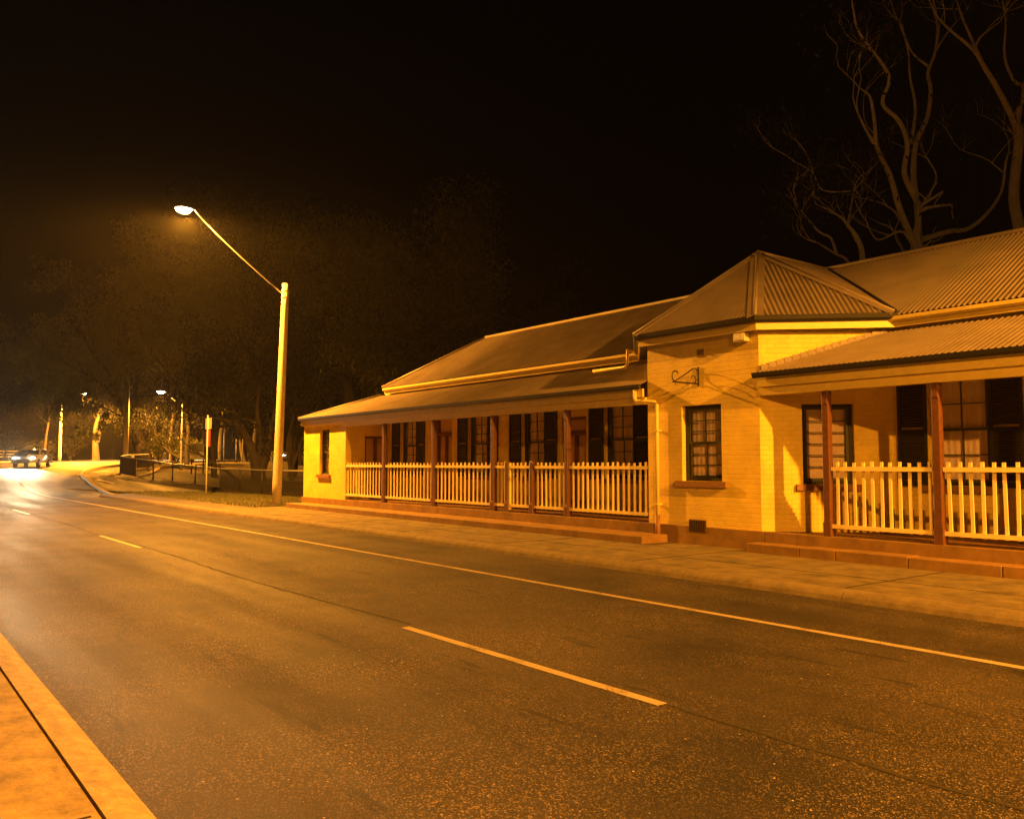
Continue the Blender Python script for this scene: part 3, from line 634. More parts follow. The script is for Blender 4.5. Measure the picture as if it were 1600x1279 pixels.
# ------------------------------------------------------------------ street lamps
def streetlamp(base, top, arm0, head, label, energy, r0=.17, r1=.125, mpole='conc_pole', group='street lamps', tint=SODIUM, armr=.028):
    t = empty('street_lamp', base); tag(t, label, 'street lamp', group)
    b_, tp = Vector(base), Vector(top)
    g = MB(); k = 10; g.tube([b_.lerp(tp, i / k) for i in range(k + 1)], [r0 + (r1 - r0) * i / k for i in range(k + 1)], 20); g.build('pole', mpole, t)
    a0, hd = Vector(arm0), Vector(head); dirh = Vector((hd.x - a0.x, hd.y - a0.y, 0)).normalized()
    g = MB(); mid = a0.lerp(hd, .8) + Vector((0, 0, .12)); e_ = hd - dirh * .30 + Vector((0, 0, .16))
    pts = []
    for i in range(13):
        u = i / 12; pts.append(a0 * (1 - u) ** 2 + mid * 2 * u * (1 - u) + e_ * u * u)
    g.tube(pts, armr, 8); g.build('arm', 'steel', t)
    ax = b_.lerp(tp, (a0.z - b_.z) / (tp.z - b_.z))
    for dz in (-.12, .10): MB().tube([ax + Vector((0, 0, dz - .03)), ax + Vector((0, 0, dz + .03))], r1 + .025, 16).build('collar', 'steel', t)
    side = Vector((-dirh.y, dirh.x, 0)); g = MB(); vs = []; prof = [(-.34, .05, .03), (-.2, .10, .07), (0, .14, .09), (.22, .13, .07), (.34, .07, .03)]
    for (u, wd, h) in prof:
        for j in range(12):
            a = math.pi * 2 * j / 12; vs.append(hd + dirh * u + side * wd * math.cos(a) + Vector((0, 0, .13 + max(-.01, h * math.sin(a)))))
    g.add(vs, [(i * 12 + j, i * 12 + (j + 1) % 12, (i + 1) * 12 + (j + 1) % 12, (i + 1) * 12 + j) for i in range(4) for j in range(12)] + [tuple(range(12)), tuple(range(59, 47, -1))], True)
    hdobj = g.build('lamp_head', 'steel', t)
    g = MB(); vs = []
    for i in range(6):
        ph = math.pi / 2 * i / 5
        for j in range(14):
            a = 2 * math.pi * j / 14; vs.append(hd + dirh * (.05 + .27 * math.cos(ph) * math.cos(a)) + side * .17 * math.cos(ph) * math.sin(a) + Vector((0, 0, .115 - .17 * math.sin(ph))))
    g.add(vs, [(i * 14 + j, i * 14 + (j + 1) % 14, (i + 1) * 14 + (j + 1) % 14, (i + 1) * 14 + j) for i in range(5) for j in range(14)], True); g.open = True
    g.build('lamp_bowl', 'lampbowl', hdobj)
    lamp('lamp_light', 'SPOT', hd + Vector((0, 0, -.20)), energy, tint, t, .12, spot_size=R(168), spot_blend=.22)
    lamp('lamp_spill', 'POINT', hd + Vector((0, 0, -.22)), energy * (.035 if base[0] > 0 else .008), tint, t, .12)
    return t
streetlamp((-29.78, 12.08, .08), (-29.30, 12.1, 8.1), (-29.36, 12.0, 7.72), (-29.7, 8.6, 10.2), 'tall leaning concrete lamp pole with long raised arm, left of the house', P_MAIN)
streetlamp((8.6, 12.6, .1), (8.6, 12.6, 8.2), (8.6, 12.5, 7.8), (8.6, 9.3, 9.3), 'concrete lamp pole on the footpath in front of the right verandah', P_RIGHT)
streetlamp((7.0, -1.2, .1), (7.0, -1.2, 7.2), (7.0, -1.1, 6.9), (6.6, .9, 7.6), 'concrete lamp pole on the near footpath across the road from the house', P_CROSS)
hd2 = W(252, 614, 64)
pb = W(284, 700, 65); pb.z = gz(pb.x, pb.y)
streetlamp(tuple(pb), (pb.x, pb.y, hd2.z - .6), (pb.x, pb.y, hd2.z - .9), tuple(hd2), 'distant lit street lamp with a short arm, among the trees at the bend', P_FAR, .10, .07, 'steel')
hd3 = W(131, 616, 90); pb = W(93, 715, 92); pb.z = gz(pb.x, pb.y)
streetlamp(tuple(pb), (pb.x, pb.y, hd3.z - .6), (pb.x, pb.y, hd3.z - .9), tuple(hd3), 'slim pale street lamp pole standing alone on the outside of the bend', P_FAR * 9, .17, .10)
# ------------------------------------------------------------------ poles and signs at the bend
def onground(px, py0, d):
    p = W(px, py0, d); p.z = gz(p.x, p.y); return p
p = onground(196, 715, 61)
t = empty('power_pole', tuple(p)); tag(t, 'thick pale concrete power pole just left of the forked tree', 'pole')
MB().tube([p, p + Vector((.05, 0, 6.4))], [.19, .15], 16).build('pole', 'conc_pole', t)
g = MB(); q = p + Vector((.05, 0, 5.6)); g.tube([q, q + Vector((.05, .0, 1.8))], .06, 8); g.tube([q + Vector((-.2, -.2, .5)), q + Vector((.25, .2, .5))], .04, 6); g.build('crossarm', 'steel', t)
p = onground(206, 715, 61); tag(MB().tube([p, p + Vector((0, 0, 1.25))], [.14, .13], 12).build('bollard', 'conc_pole'), 'short concrete bollard at the foot of the thick power pole', 'bollard')
for px, d, h, lb in ((350, 80, 3.6, 'thin white post with no sign, behind the bent trunk'), (379, 84, 4.2, 'taller thin post behind the dark tree trunks'), (369, 84, 2.4, 'short thin post between two taller thin posts')):
    p = onground(px, 720, d); tag(MB().tube([p, p + Vector((0, 0, h))], .055, 8).build('post', 'white'), lb, 'post')
# road sign seen nearly edge-on
p = Vector((-40.2, 12.9, .08)); t = empty('road_sign', tuple(p)); tag(t, 'thin white sign post with red and white plates seen almost edge-on, on the verge', 'road sign')
MB().tube([p, p + Vector((.02, 0, 3.75))], .033, 10).build('post', 'white', t)
dv = (Vector((0, 0, HC)) - p); dv.z = 0; dv.normalize(); sd = (dv * .93 + Vector((-dv.y, dv.x, 0)) * .30).normalized(); nn_ = Vector((-sd.y, sd.x, 0))
g = MB(); g.obox(p, sd, nn_, -.42, .42, .034, .044, 3.1, 3.62); g.build('plate', 'white', t)
g = MB(); g.obox(p, sd, nn_, -.30, .30, .034, .044, 2.28, 3.05); g.build('plate', 'red', t)
g = MB()
for z in (3.2, 3.32, 3.44): g.obox(p, sd, nn_, -.34, .34, .045, .048, z, z + .05)
g.build('marks', 'seam', t)
# white board on legs behind the tree
p = onground(308, 712, 60); t = empty('notice_board', tuple(p)); tag(t, 'white notice board with small dark rows of print, behind the thin sign post', 'sign')
ux_, uy_ = RT.copy(), Vector((-RT.y, RT.x, 0))
MB().obox(p, ux_, uy_, -.48, .48, 0, .05, 1.05, 2.15).build('board', 'white', t)
for x in (-.42, .42): MB().obox(p, ux_, uy_, x - .04, x + .04, .051, .12, 0, 2.1).build('leg', 'seam', t)
g = MB(); random.seed(2)
for k in range(7):
    MB().obox(p, ux_, uy_, -.38, random.uniform(.1, .4), -.006, -.001, 1.15 + k * .13, 1.18 + k * .13).build('print_line', 'seam', t)
# low dark fence round the corner, with a pale top rail
def barfence(name, pts, h, label, rail='steel', bar='iron', gap=.12, br=.011, group=None):
    t = empty(name, tuple(pts[0])); tag(t, label, 'fence', group); P = [Vector(p) for p in pts]
    g = MB(); g.tube([p + Vector((0, 0, h)) for p in P], .035, 8); g.build('top_rail', rail, t)
    g = MB(); g.tube([p + Vector((0, 0, .12)) for p in P], .025, 6); g.build('bottom_rail', bar, t)
    g = MB()
    for a, c in zip(P[:-1], P[1:]):
        L_ = (c - a).length; k = max(1, int(L_ / gap))
        for i in range(k):
            q = a.lerp(c, i / k); g.tube([q + Vector((0, 0, .1)), q + Vector((0, 0, h))], br, 4, False)
    g.open = True; o = g.build('bars', bar, t); o['kind'] = 'stuff'
    for a, c in zip(P[:-1], P[1:]):
        k = max(1, round((c - a).length / 2.6))
        for i in range(k + 1):
            q = a.lerp(c, i / k)
            if i or a is P[0]: MB().tube([q, q + Vector((0, 0, h + .06))], .035, 6).build('fence_post', bar, t)
def gp3(x, y, dz=.0): return (x, y, gz(x, y) + dz)
barfence('bar_fence', [onground(232, 720, 62), onground(200, 720, 60), onground(188, 720, 57), onground(212, 720, 54), onground(270, 720, 50), onground(345, 720, 46), onground(410, 720, 41), (-30.5, 15.6, 0)], 1.25, 'low dark bar fence with pale top rail, running behind the lamp pole', gap=.10, br=.014)
barfence('bar_fence', [gp3(-92, 34), gp3(-78, 33), gp3(-64, 33), gp3(-52, 33), gp3(-40, 33.5)], 1.1, 'thin dark bar fence beyond the forked tree, along the far road', rail='iron', gap=.4)
# pale strips at the corner, a light reflection built as one of them
def strip(pts, wd, label):
    g = MB(); P = [Vector(p) for p in pts]; n_ = len(P); vs = []
    for i in range(n_):
        d = (P[min(i + 1, n_ - 1)] - P[max(i - 1, 0)]).normalized(); s_ = Vector((-d.y, d.x, 0)) * wd
        z = gz(P[i].x, P[i].y)
        vs += [(P[i].x + s_.x, P[i].y + s_.y, z - .05), (P[i].x - s_.x, P[i].y - s_.y, z - .05), (P[i].x - s_.x, P[i].y - s_.y, z + .12), (P[i].x + s_.x, P[i].y + s_.y, z + .12)]
    g.add(vs, [(4 * i + a, 4 * i + (a + 1) % 4, 4 * i + 4 + (a + 1) % 4, 4 * i + 4 + a) for i in range(n_ - 1) for a in range(4)] + [(3, 2, 1, 0), tuple(range(4 * n_ - 4, 4 * n_))])
    tag(g.build(label, 'kerb'), kind='structure')
def curve(p0, p1, p2, k=10): return [Vector((*[(1 - t) ** 2 * a + 2 * t * (1 - t) * b1 + t * t * c for a, b1, c in zip(p0, p1, p2)], 0)) for t in [i / k for i in range(k + 1)]]
strip(curve((-60, 13.2), (-72, 17.2), (-76, 24)), .16, 'corner_strip')
strip(curve((-56, 13.4), (-62, 16.5), (-72, 19.3)), .16, 'corner_strip')  # raised strip standing for a pale light reflection
strip([Vector((*path(s_, 4.92 + 1.6 * sstep(95, 118, s_)), 0)) for s_ in range(104, 290, 2)], .10, 'bend_kerb')
strip([Vector((*path(s_, -3.35), 0)) for s_ in range(112, 300, 3)], .10, 'bend_kerb')
# far guard rails left of the bend
t = empty('guard_rail', tuple(onground(0, 715, 105))); tag(t, 'pale three-rail guard fence on the outside of the bend, far left', 'guard rail')
a_, c_ = onground(-90, 715, 100), onground(72, 715, 108)
for z in (.45, .8, 1.15):
    g = MB(); g.obox((0, 0, 0), Vector((1, 0, 0)), Vector((0, 1, 0)), 0, 0, 0, 0, 0, 0); g = MB(); g.tube([a_ + Vector((0, 0, z)), c_ + Vector((0, 0, z))], .055, 6); g.build('rail', 'conc_pole', t)
for i in range(8): q = a_.lerp(c_, i / 7); MB().tube([q, q + Vector((0, 0, 1.2))], .06, 6).build('rail_post', 'conc_pole', t)
# ------------------------------------------------------------------ cars (at rest) whose headlamps light the lane
def car(pos, ang, label):
    t = empty('car', pos); tag(t, label, 'car', 'cars coming round the bend'); ob = []
    prof = [(-2.1, .34), (-2.14, .62), (-2.05, .93), (-1.55, .99), (-1.05, 1.38), (-.1, 1.44), (.55, 1.36), (1.2, .98), (1.95, .84), (2.14, .66), (2.12, .34)]
    secs = [(-.86, .0, .94), (-.88, .0, 1), (0, .0, 1.0), (.88, .0, 1), (.86, 0, .94)]
    g = MB(); n_ = len(prof); vs = []
    for y, _, k in ((-.80, 0, .97), (-.87, 0, 1), (.87, 0, 1), (.80, 0, .97)):
        for (x, z) in prof:
            tuck = .16 * max(0, (z - .95) / .5); yy = y * (1 - tuck); vs.append((x * k, yy, .34 + (z - .34) * (k if abs(y) < .85 else .985)))
    fs = [(j * n_ + i, j * n_ + (i + 1) % n_, (j + 1) * n_ + (i + 1) % n_, (j + 1) * n_ + i) for j in range(3) for i in range(n_)] + [tuple(range(n_)), tuple(range(4 * n_ - 1, 3 * n_ - 1, -1))]
    def place(g):
        m = Matrix.Translation(Vector(pos)) @ Matrix.Rotation(ang, 4, 'Z'); g.v = [tuple(m @ Vector(v)) for v in g.v]; return g
    g.add(vs, fs, True); bd = place(g).build('body', 'carpaint', t)
    g = MB(); g.add([(.62, -.68, 1.33), (.62, .68, 1.33), (1.17, .76, 1.01), (1.17, -.76, 1.01), (.66, -.68, 1.35), (.66, .68, 1.35), (1.21, .76, 1.03), (1.21, -.76, 1.03)], [(4, 5, 6, 7), (0, 1, 5, 4), (2, 3, 7, 6)]); place(g).build('windscreen', 'carglass', bd)
    for s in (-1, 1):
        g = MB(); y0, y1 = s * .855, s * .79
        g.add([(-1.4, y0, 1.0), (1.05, y0, 1.0), (.5, y1, 1.32), (-.98, y1, 1.33), (-1.4, y0 + s * .012, 1.0), (1.05, y0 + s * .012, 1.0), (.5, y1 + s * .012, 1.32), (-.98, y1 + s * .012, 1.33)], [(4, 5, 6, 7)]); place(g).build('side_window', 'carglass', bd)
        g = MB(); g.tube([(.85, s * .84, 1.02), (.85, s * 1.0, 1.06)], [.03, .08], 8); place(g).build('mirror', 'carpaint', bd)
        g = MB(); vs = [(2.10 + .035 * math.cos(b1), s * .62 + .14 * math.cos(a), .68 + .085 * math.sin(a)) for b1 in (0,) for a in [2 * math.pi * i / 12 for i in range(12)]]; vs += [(2.03, v[1], v[2]) for v in vs]
        g.add(vs, [tuple(range(12))] + [(i, (i + 1) % 12, 12 + (i + 1) % 12, 12 + i) for i in range(12)]); place(g).build('headlight', 'headlamp', t)
        g = MB(); g.box(-2.15, -2.10, s * .62 - .12, s * .62 + .12, .72, .84); place(g).build('tail_light', 'taillamp', t)
        for x in (-1.3, 1.32):
            g = MB(); g.tube([(x, s * .70, .32), (x, s * .885, .32)], .32, 18); wh = place(g).build('wheel', 'tyre', t)
            g = MB(); g.tube([(x, s * .886, .32), (x, s * .893, .32)], .19, 14); place(g).build('rim', 'rim', wh)
        m = Matrix.Translation(Vector(pos)) @ Matrix.Rotation(ang, 4, 'Z')
        l = lamp('headlight_beam', 'SPOT', m @ Vector((2.25, s * .62, .68)), P_CAR * 10, (1, .74, .42), t, .06, spot_size=R(64), spot_blend=.8)
        l.rotation_euler = (Matrix.Rotation(ang, 4, 'Z') @ Matrix.Rotation(R(90 - 1.2), 4, 'Y') ).to_euler()
        l.rotation_euler = (Matrix.Rotation(ang, 4, 'Z') @ Matrix.Rotation(R(-88.2), 4, 'Y')).to_euler()
    g = MB(); g.box(2.10, 2.15, -.42, .42, .42, .62); place(g).build('grille', 'gutter', bd)
    return t
def carat(s, off, label):
    x, y = path(s, off); x2, y2 = path(s - .5, off); car((x, y, gz(x, y)), math.atan2(y2 - y, x2 - x), label)
carat(60 + 77, 1.5, 'silver car with bright headlamps in the bend, nearest to the house')
carat(60 + 128, 1.5, 'small far car with lit headlamps on the road beyond the bar fence')
# ------------------------------------------------------------------ trees
def leaves(g, c, r_, n_, sz, droop=.6, flat=.75):
    for _ in range(n_):
        while True:
            v = Vector((random.uniform(-1, 1), random.uniform(-1, 1), random.uniform(-1, 1)))
            if v.length < 1: break
        p = c + Vector((v.x * r_, v.y * r_, v.z * r_ * flat)); L_ = sz * random.uniform(.6, 1.4); wd = L_ * random.uniform(.12, .2)
        d = Vector((random.gauss(0, .5), random.gauss(0, .5), -droop + random.gauss(0, .35))).normalized(); a = d.orthogonal().normalized(); a = (Matrix.Rotation(random.uniform(0, 6.28), 3, d) @ a) * wd
        o = len(g.v); g.v += [tuple(p), tuple(p + d * L_ * .45 + a), tuple(p + d * L_), tuple(p + d * L_ * .45 - a)]; g.f.append((o, o + 1, o + 2, o + 3)); g.sm.append(False)
def twigs(g, p, d, L_, r_, depth, tips, up=.25):
    pts = [p]; q = p.copy(); dd = d.copy(); k = 4
    for i in range(k):
        dd = (dd + Vector((random.gauss(0, .22), random.gauss(0, .22), random.gauss(up * .3, .16)))).normalized(); q = q + dd * L_ / k; pts.append(q.copy())
    g.tube(pts, [r_ * (1 - .55 * i / k) for i in range(k + 1)], 5 if depth else 4, False)
    tips.append(q)
    if depth:
        for i in range(random.choice((2, 3))):
            j = random.choice((2, 3, 4)); nd = (dd + Vector((random.gauss(0, .7), random.gauss(0, .7), random.gauss(up, .35)))).normalized()
            twigs(g, pts[j], nd, L_ * random.uniform(.55, .8), r_ * .5, depth - 1, tips, up)
def tree(name, base, limbs, label, group=None, bark='bark', leaf='unlitleaf', lsz=.3, per=90, cr=1.2, depth=2, twigL=2.2, extra=(), sd=1, tw=3, up=.25, cat='tree'):
    """limbs: list of (points, r0, r1); base is the first point of the first limb; extra: (centre, radius, count) foliage masses"""
    random.seed(sd); t = empty(name, tuple(base)); tag(t, label, cat, group); g = MB(); g.open = True; tips = []
    for pts, r0, r1 in limbs:
        P = [Vector(p) for p in pts]; k = len(P); Q = []
        for i in range(k - 1):
            a = P[max(i - 1, 0)]; b1, c, d = P[i], P[i + 1], P[min(i + 2, k - 1)]
            for s_ in range(4):
                u = s_ / 4; Q.append(.5 * ((2 * b1) + (c - a) * u + (2 * a - 5 * b1 + 4 * c - d) * u * u + (-a + 3 * b1 - 3 * c + d) * u ** 3))
        Q.append(P[-1]); m_ = len(Q)
        g.tube(Q, [r0 + (r1 - r0) * (i / (m_ - 1)) ** .8 for i in range(m_)], 9, False)
        for _ in range(tw):
            i = random.randint(m_ // 2, m_ - 1); d = (Q[min(i + 1, m_ - 1)] - Q[max(i - 1, 0)]).normalized()
            d = (d + Vector((random.gauss(0, .6), random.gauss(0, .6), random.gauss(.1, .4)))).normalized(); twigs(g, Q[i], d, twigL, max(.02, r1 * .6), depth, tips, up)
        d = (Q[-1] - Q[-2]).normalized(); twigs(g, Q[-1], d, twigL, max(.02, r1 * .8), depth, tips, up)
    g.build('trunk', bark, t)
    c = MB(); c.open = True
    for q in tips:
        if per and random.random() < .8: leaves(c, q, cr * random.uniform(.6, 1.2), int(per * random.uniform(.5, 1.3)), lsz)
    for (cc, rr, nn) in extra:
        k = max(3, int(nn / 110))
        for _ in range(k):
            o_ = Vector((random.gauss(0, .5), random.gauss(0, .5), random.gauss(0, .5))) * rr; leaves(c, Vector(cc) + o_, rr * random.uniform(.22, .5), nn // k, lsz, droop=.9, flat=1.3)
    if c.f: c.build('crown', leaf, t)
    return t
def copytree(t, loc, rz, sc, label):
    r_ = t.copy(); COL.objects.link(r_); r_.location = loc; r_.rotation_euler = (0, 0, rz); r_.scale = (sc, sc, sc); r_['label'] = label
    for ch in t.children:
        q = ch.copy(); COL.objects.link(q); q.parent = r_
    return r_
def wl(pts, d, dd=0.0): return [W(x, y, d + dd * i / max(1, len(pts) - 1)) for i, (x, y) in enumerate(pts)]
# the forked tree with drooping foliage at the bend
D = 70; b0 = W(228, 735, D); b0.z = gz(b0.x, b0.y) - .1
lim = [([b0] + wl([(224, 712), (217, 692), (212, 678)], D), .66, .44),
       (wl([(212, 680), (200, 655), (188, 635), (165, 606), (135, 585), (100, 566)], D, -4), .34, .06),
       (wl([(213, 680), (214, 655), (209, 625), (215, 590), (205, 545), (190, 500)], D, 3), .30, .06),
       (wl([(216, 682), (230, 660), (236, 630), (252, 600), (262, 560)], D, -2), .30, .06),
       (wl([(200, 652), (185, 648), (170, 640), (150, 632)], D, -2), .12, .03),
       (wl([(188, 632), (170, 585), (140, 545), (120, 500), (98, 468)], D, -5), .20, .05)]
bl = [((72, 575), 1.7, 1300, -5), ((98, 560), 1.4, 900, -5), ((45, 578), .8, 260, -5), ((78, 615), 1.4, 800, -4), ((66, 640), 1.1, 420, -4), ((130, 600), 2.0, 1500, -3), ((160, 575), 2.0, 1400, -2),
      ((125, 640), 1.3, 900, -3), ((138, 665), .9, 500, -3), ((112, 622), 1.3, 700, -4), ((190, 600), 2.2, 1600, 0), ((225, 590), 2.2, 1500, 1), ((180, 545), 2.4, 1300, 1), ((130, 520), 2.2, 900, -1), ((100, 490), 2.0, 600, -2), ((230, 540), 2.4, 1200, 2),
      ((170, 662), .9, 380, -1), ((245, 640), 1.6, 900, 1), ((265, 610), 1.6, 800, 1), ((205, 490), 2.4, 900, 2), ((215, 640), 1.4, 600, 1), ((160, 480), 2.2, 600, 0), ((50, 520), 1.8, 300, -3)]
tree('gum_tree', b0, lim, 'big forked gum with drooping leafy boughs, right of the thick power pole', leaf='leaf', lsz=.26, per=70, cr=1.0, depth=1, twigL=1.8,
     extra=[(W(x, y, D + dz), rr * 1.12, nn) for (x, y), rr, nn, dz in bl if (x, y) not in ((265, 610), (225, 590), (245, 640))], sd=4)
# slim trees right of it
def slim(px, py, d, pts, lb, sd, r0=.2, bls=(), leaf='unlitleaf', bark='bark', per=60, dd=0, lsz=.2):
    b1 = W(px, py, d); b1.z = gz(b1.x, b1.y) - .1
    L_ = [([b1] + wl(p_, d, dd), r0 if i == 0 else r0 * .5, .05) for i, p_ in enumerate(pts)]
    if len(L_) > 1: L_ = [L_[0]] + [(wl(p_, d, dd), r0 * .6, .04) for p_ in pts[1:]]
    return tree('gum_tree', b1, L_, lb, bark=bark, leaf=leaf, per=per, depth=2, twigL=1.9, sd=sd, cr=1.2, lsz=lsz, extra=[(W(x, y, d), rr, nn) for (x, y), rr, nn in bls])
slim(292, 730, 68, [[(292, 700), (294, 670), (290, 640), (296, 600), (288, 550)], [(291, 722), (275, 712), (258, 700), (245, 682), (240, 668)]], 'slim straight tree with one low curved limb, right of the forked gum', 7, .22, [((270, 650), 1.4, 700), ((262, 680), 1.0, 500), ((300, 640), 1.4, 500), ((310, 590), 2, 800)])
slim(335, 735, 55, [[(332, 700), (322, 668), (330, 630), (322, 580)], [(330, 672), (350, 665), (375, 668)]], 'dark leaning tree just behind the thin sign post', 8, .22, [((330, 620), 2, 1100), ((350, 580), 2.2, 1000), ((320, 560), 2.2, 800)])
slim(405, 765, 52, [[(403, 740), (398, 715), (388, 690), (372, 665), (345, 655), (320, 652)], [(403, 738), (408, 690), (402, 640), (410, 580)], [(404, 745), (420, 700), (425, 660), (440, 610)]], 'thick dark trunk that splits into three, directly left of the lamp pole', 9, .55, [((400, 620), 2.2, 700), ((370, 640), 1.6, 400), ((430, 600), 2.2, 450), ((390, 560), 2.4, 500), ((425, 660), 1.5, 300)])
slim(372, 770, 50, [[(368, 748), (345, 730), (325, 718), (305, 706)], ], 'long bare leaning branchy sapling behind the sign post', 10, .13, per=0)
slim(455, 770, 54, [[(455, 740), (450, 690), (462, 630), (455, 560)], [(455, 735), (468, 700), (480, 655)]], 'dark tree between the lamp pole and the end of the house', 12, .2, [((455, 600), 2.2, 1300), ((470, 640), 1.6, 600), ((445, 640), 1.5, 600)])
slim(150, 722, 96, [[(149, 690), (150, 665), (156, 640), (150, 600)], [(152, 690), (160, 665), (172, 640)]], 'pale twin-stemmed tree in the haze behind the drooping boughs', 13, .45, per=60)
slim(70, 722, 96, [[(70, 700), (74, 670), (80, 640), (84, 610)]], 'thin pale leaning trunk left of the bare pole', 14, .2, per=40)
# trees behind the left end of the roof
slim(560, 700, 54, [[(545, 612), (527, 583), (505, 560), (499, 540)], [(527, 583), (530, 560), (525, 520)]], 'leaning trunk rising behind the left end of the roof', 15, .5, [((540, 540), 2.2, 260), ((500, 520), 2.0, 260)])
slim(607, 700, 56, [[(608, 600), (611, 560), (616, 532)], [(612, 590), (640, 560), (668, 545)]], 'upright broken trunk behind the left roof slope', 16, .5, [((640, 540), 2.4, 260), ((600, 500), 2.0, 200)])
# generic background trees, copied
def proto(sd, h, label, loc, lf='unlitleaf'):
    random.seed(sd); P = [Vector((0, 0, -.3))]; q = P[0].copy(); dd = Vector((random.gauss(0, .08), random.gauss(0, .08), 1))
    for i in range(5): q = q + (dd + Vector((random.gauss(0, .12), random.gauss(0, .12), 0))) * h * .11; P.append(q.copy())
    lim = [(P, .3, .18)]
    for k in range(6):
        a = k * 1.05 + random.uniform(-.3, .3); s0 = P[random.choice((2, 3, 4, 5))]; pt = [s0]; q = s0.copy(); d = Vector((math.cos(a) * .75, math.sin(a) * .75, 1.0))
        for i in range(4): q = q + (d + Vector((random.gauss(0, .3), random.gauss(0, .3), random.gauss(0, .15)))) * h * .10; pt.append(q.copy())
        lim.append((pt, .13, .05))
    t = tree('gum_tree', Vector((0, 0, 0)), lim, label, bark='bark', leaf=lf, per=170, lsz=.24, cr=1.5, depth=2, twigL=2.4, sd=sd, group='dark trees beyond the bend and the house')
    t.location = loc; return t
pr1 = proto(21, 13, 'dark leafy tree behind the lamp pole', gp3(-50, 37)); pr2 = proto(22, 11, 'dark tree beyond the far road on the left', gp3(-110, 30), 'leaf')
pr3 = proto(23, 14, 'dark tree behind the white notice board', gp3(-66, 38), 'leaf')
random.seed(9)
BG = 'shadowy tree in the dark wood beyond the far road'
BH = 'shadowy tree behind the left part of the house roof'
spots = [(pr2, W(20, 715, 125), 1.1, BG), (pr3, W(-30, 715, 120), 1.2, BG), (pr1, W(60, 715, 130), 1.1, BG), (pr2, W(110, 715, 128), 1.2, BG), (pr3, W(175, 715, 122), 1.3, BG), (pr1, W(215, 715, 118), 1.2, BG), (pr2, W(250, 715, 110), 1.3, BG), (pr3, W(310, 715, 120), 1.4, BG),
         (pr1, W(345, 715, 98), 1.3, BG), (pr2, W(385, 715, 96), 1.3, BG), (pr3, W(430, 715, 90), 1.3, BG), (pr1, W(470, 715, 80), 1.2, BG), (pr2, W(-80, 715, 110), 1.3, BG),
         (pr3, W(330, 715, 76), 1.25, BG), (pr2, W(400, 715, 66), 1.2, BG), (pr1, W(270, 715, 92), 1.4, BG),
         (pr1, W(520, 715, 60), 1.15, BH), (pr2, W(580, 715, 52), 1.1, BH), (pr3, W(650, 715, 56), 1.0, BH), (pr2, W(455, 715, 58), 1.2, BH)]
for s_, q, sc, lb in spots:
    copytree(s_, (q.x, q.y, gz(q.x, q.y)), random.uniform(0, 6.28), sc * random.uniform(.9, 1.1), lb)
# low bushes along the far road
def bush(loc, r_, n_, lb, sd):
    random.seed(sd); t = empty('bush', loc); tag(t, lb, 'bush', 'bushes along the far road'); g = MB(); g.open = True; c = MB(); c.open = True
    for k in range(7):
        a = random.uniform(0, 6.28); e_ = Vector(loc) + Vector((math.cos(a) * r_ * .6, math.sin(a) * r_ * .6, r_ * random.uniform(.7, 1.3))); g.tube([Vector(loc), Vector(loc).lerp(e_, .5) + Vector((0, 0, .2)), e_], [.05, .03, .015], 5, False)
        leaves(c, e_, r_ * .6, n_ // 7, .3, droop=.1, flat=.9)
    g.build('stems', 'bark', t); c.build('foliage', 'leaf', t)
for i, (px, d, r_) in enumerate([(15, 112, 2.6), (45, 108, 2.2), (62, 104, 1.6), (110, 110, 2.0), (250, 76, 1.5), (275, 80, 1.8), (300, 84, 1.6)]):
    q = W(px, 715, d); bush((q.x, q.y, gz(q.x, q.y) - .05), r_, 900, ['round bush far left behind the guard rail', 'bush behind the middle of the guard rail', 'small bush at the right end of the guard rail', 'bush right of the bare pole', 'bush right of the forked gum', 'bush left of the notice board', 'bush beside the notice board'][i], 40 + i)
# tall pale gums behind the right roof
def Zp(zx, zy, d): return W(1150 + zx / 2.907, zy / 2.907, d)
def zl(pts, d, dd): return [Zp(x, y, d + dd * i / max(1, len(pts) - 1)) for i, (x, y) in enumerate(pts)]
DG = 30; b0 = Zp(815, 1900, DG); b0.z = -.1
lim = [([b0] + zl([(810, 1400), (820, 1180), (822, 1110)], DG, 0), .34, .2),
       (zl([(815, 1120), (745, 955), (700, 800), (640, 670), (630, 560), (612, 450), (590, 420)], DG, -3), .13, .03),
       (zl([(625, 650), (575, 560), (540, 480)], DG - 2, -1), .06, .02),
       (zl([(828, 1120), (825, 960), (806, 800), (818, 650), (870, 530), (884, 410), (872, 330), (905, 235), (915, 115), (895, 0)], DG, 4), .13, .04),
       (zl([(815, 900), (765, 790), (778, 655), (740, 550), (665, 470), (697, 360), (650, 270), (560, 150), (535, 60)], DG, -2), .11, .03),
       (zl([(795, 650), (815, 490), (790, 350), (780, 220), (735, 90)], DG + 1, 2), .07, .02),
       (zl([(872, 300), (800, 240), (760, 140)], DG + 2, 1), .05, .02),
       (zl([(905, 235), (960, 150), (1010, 90)], DG + 3, 1), .05, .02),
       (zl([(835, 1090), (970, 1050), (1050, 1040), (1135, 975), (1205, 870), (1225, 740), (1240, 690)], DG, 2), .11, .03),
       (zl([(1210, 780), (1150, 730)], DG + 2, 0), .035, .015), (zl([(790, 1090), (745, 1050), (650, 1090), (610, 1050)], DG, -1), .06, .02),
       (zl([(745, 1000), (720, 960), (665, 925)], DG, -1), .05, .02), (zl([(835, 935), (885, 870), (910, 800), (870, 720)], DG, 1), .045, .02)]
tree('pale_gum_tree', b0, lim, 'tall pale bare-limbed gum behind the roof, forking just above the ridge', bark='palebark', per=9, lsz=.22, cr=1.1, depth=2, twigL=1.5, sd=31, tw=1)
DG = 33; b0 = Zp(1290, 1900, DG); b0.z = -.1
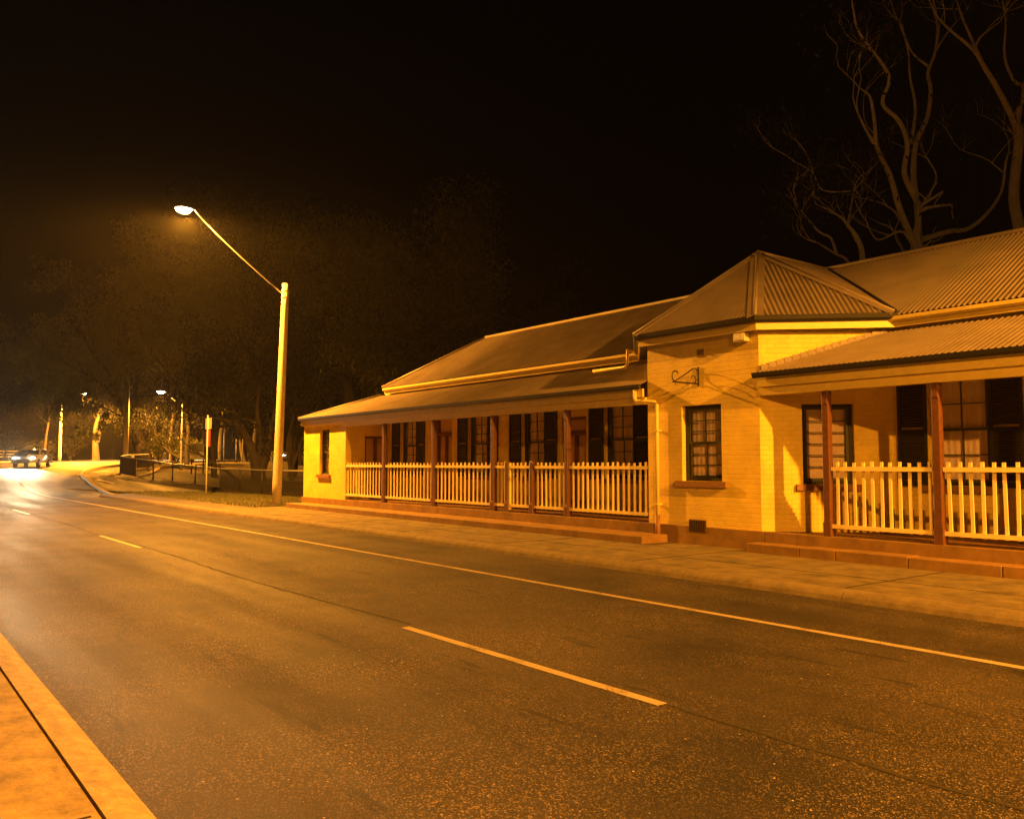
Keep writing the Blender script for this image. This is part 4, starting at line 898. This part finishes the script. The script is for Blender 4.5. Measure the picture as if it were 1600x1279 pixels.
lim = [([b0] + zl([(1300, 1200), (1262, 900), (1285, 640), (1270, 550)], DG, 0), .24, .16), (zl([(1270, 560), (1185, 400), (1130, 310), (1080, 230), (975, 140), (925, 90)], DG, -2), .13, .03),
       (zl([(1085, 220), (1110, 170), (1160, 130)], DG, -1), .05, .02), (zl([(1280, 560), (1305, 400), (1265, 370), (1220, 260), (1225, 100), (1210, 0)], DG, 2), .09, .03), (zl([(1130, 310), (1040, 110), (1000, 0)], DG, 1), .07, .03)]
tree('pale_gum_tree', b0, lim, 'second pale gum at the right edge, its limb leaning up to the left', bark='palebark', per=9, lsz=.22, cr=1.2, depth=2, twigL=1.6, sd=32, tw=1)
DG = 27; b0 = Zp(570, 1900, DG); b0.z = -.1
lim = [([b0] + zl([(575, 1500), (575, 1195), (555, 1090), (505, 1020)], DG, 0), .16, .05), (zl([(560, 1400), (515, 1200), (445, 1150), (375, 1105)], DG, -1), .07, .02), (zl([(455, 1150), (430, 1080), (375, 1050), (290, 950), (260, 900)], DG, 1), .05, .02),
       (zl([(535, 868), (395, 865), (345, 780), (265, 735)], DG + 1, 1), .03, .015), (zl([(505, 1030), (520, 950), (535, 868)], DG, 1), .04, .02)]
tree('pale_gum_tree', b0, lim, 'small twiggy gum behind the bay roof, left of the tall pale gum', bark='palebark', per=12, lsz=.22, cr=1.0, depth=2, twigL=1.2, sd=33, tw=1)
# ------------------------------------------------------------------ haze
HZ = 0.00022
if HZ:
    hz = MB().box(-190, 40, -40, 130, -1.5, 32); ho = hz.build('haze', 'soil'); ho.data.materials.clear()
    hm = bpy.data.materials.new('haze_air'); hm.use_nodes = True; n = hm.node_tree; n.nodes.remove(n.nodes['Principled BSDF']); pv = n.nodes.new('ShaderNodeVolumePrincipled'); pv.inputs['Density'].default_value = HZ; pv.inputs['Color'].default_value = (.8, .8, .8, 1); pv.inputs['Anisotropy'].default_value = .5
    n.links.new(pv.outputs[0], n.nodes['Material Output'].inputs['Volume']); ho.data.materials.append(hm); tag(ho, 'thin night haze lit by the street lamps', 'haze', kind='stuff')
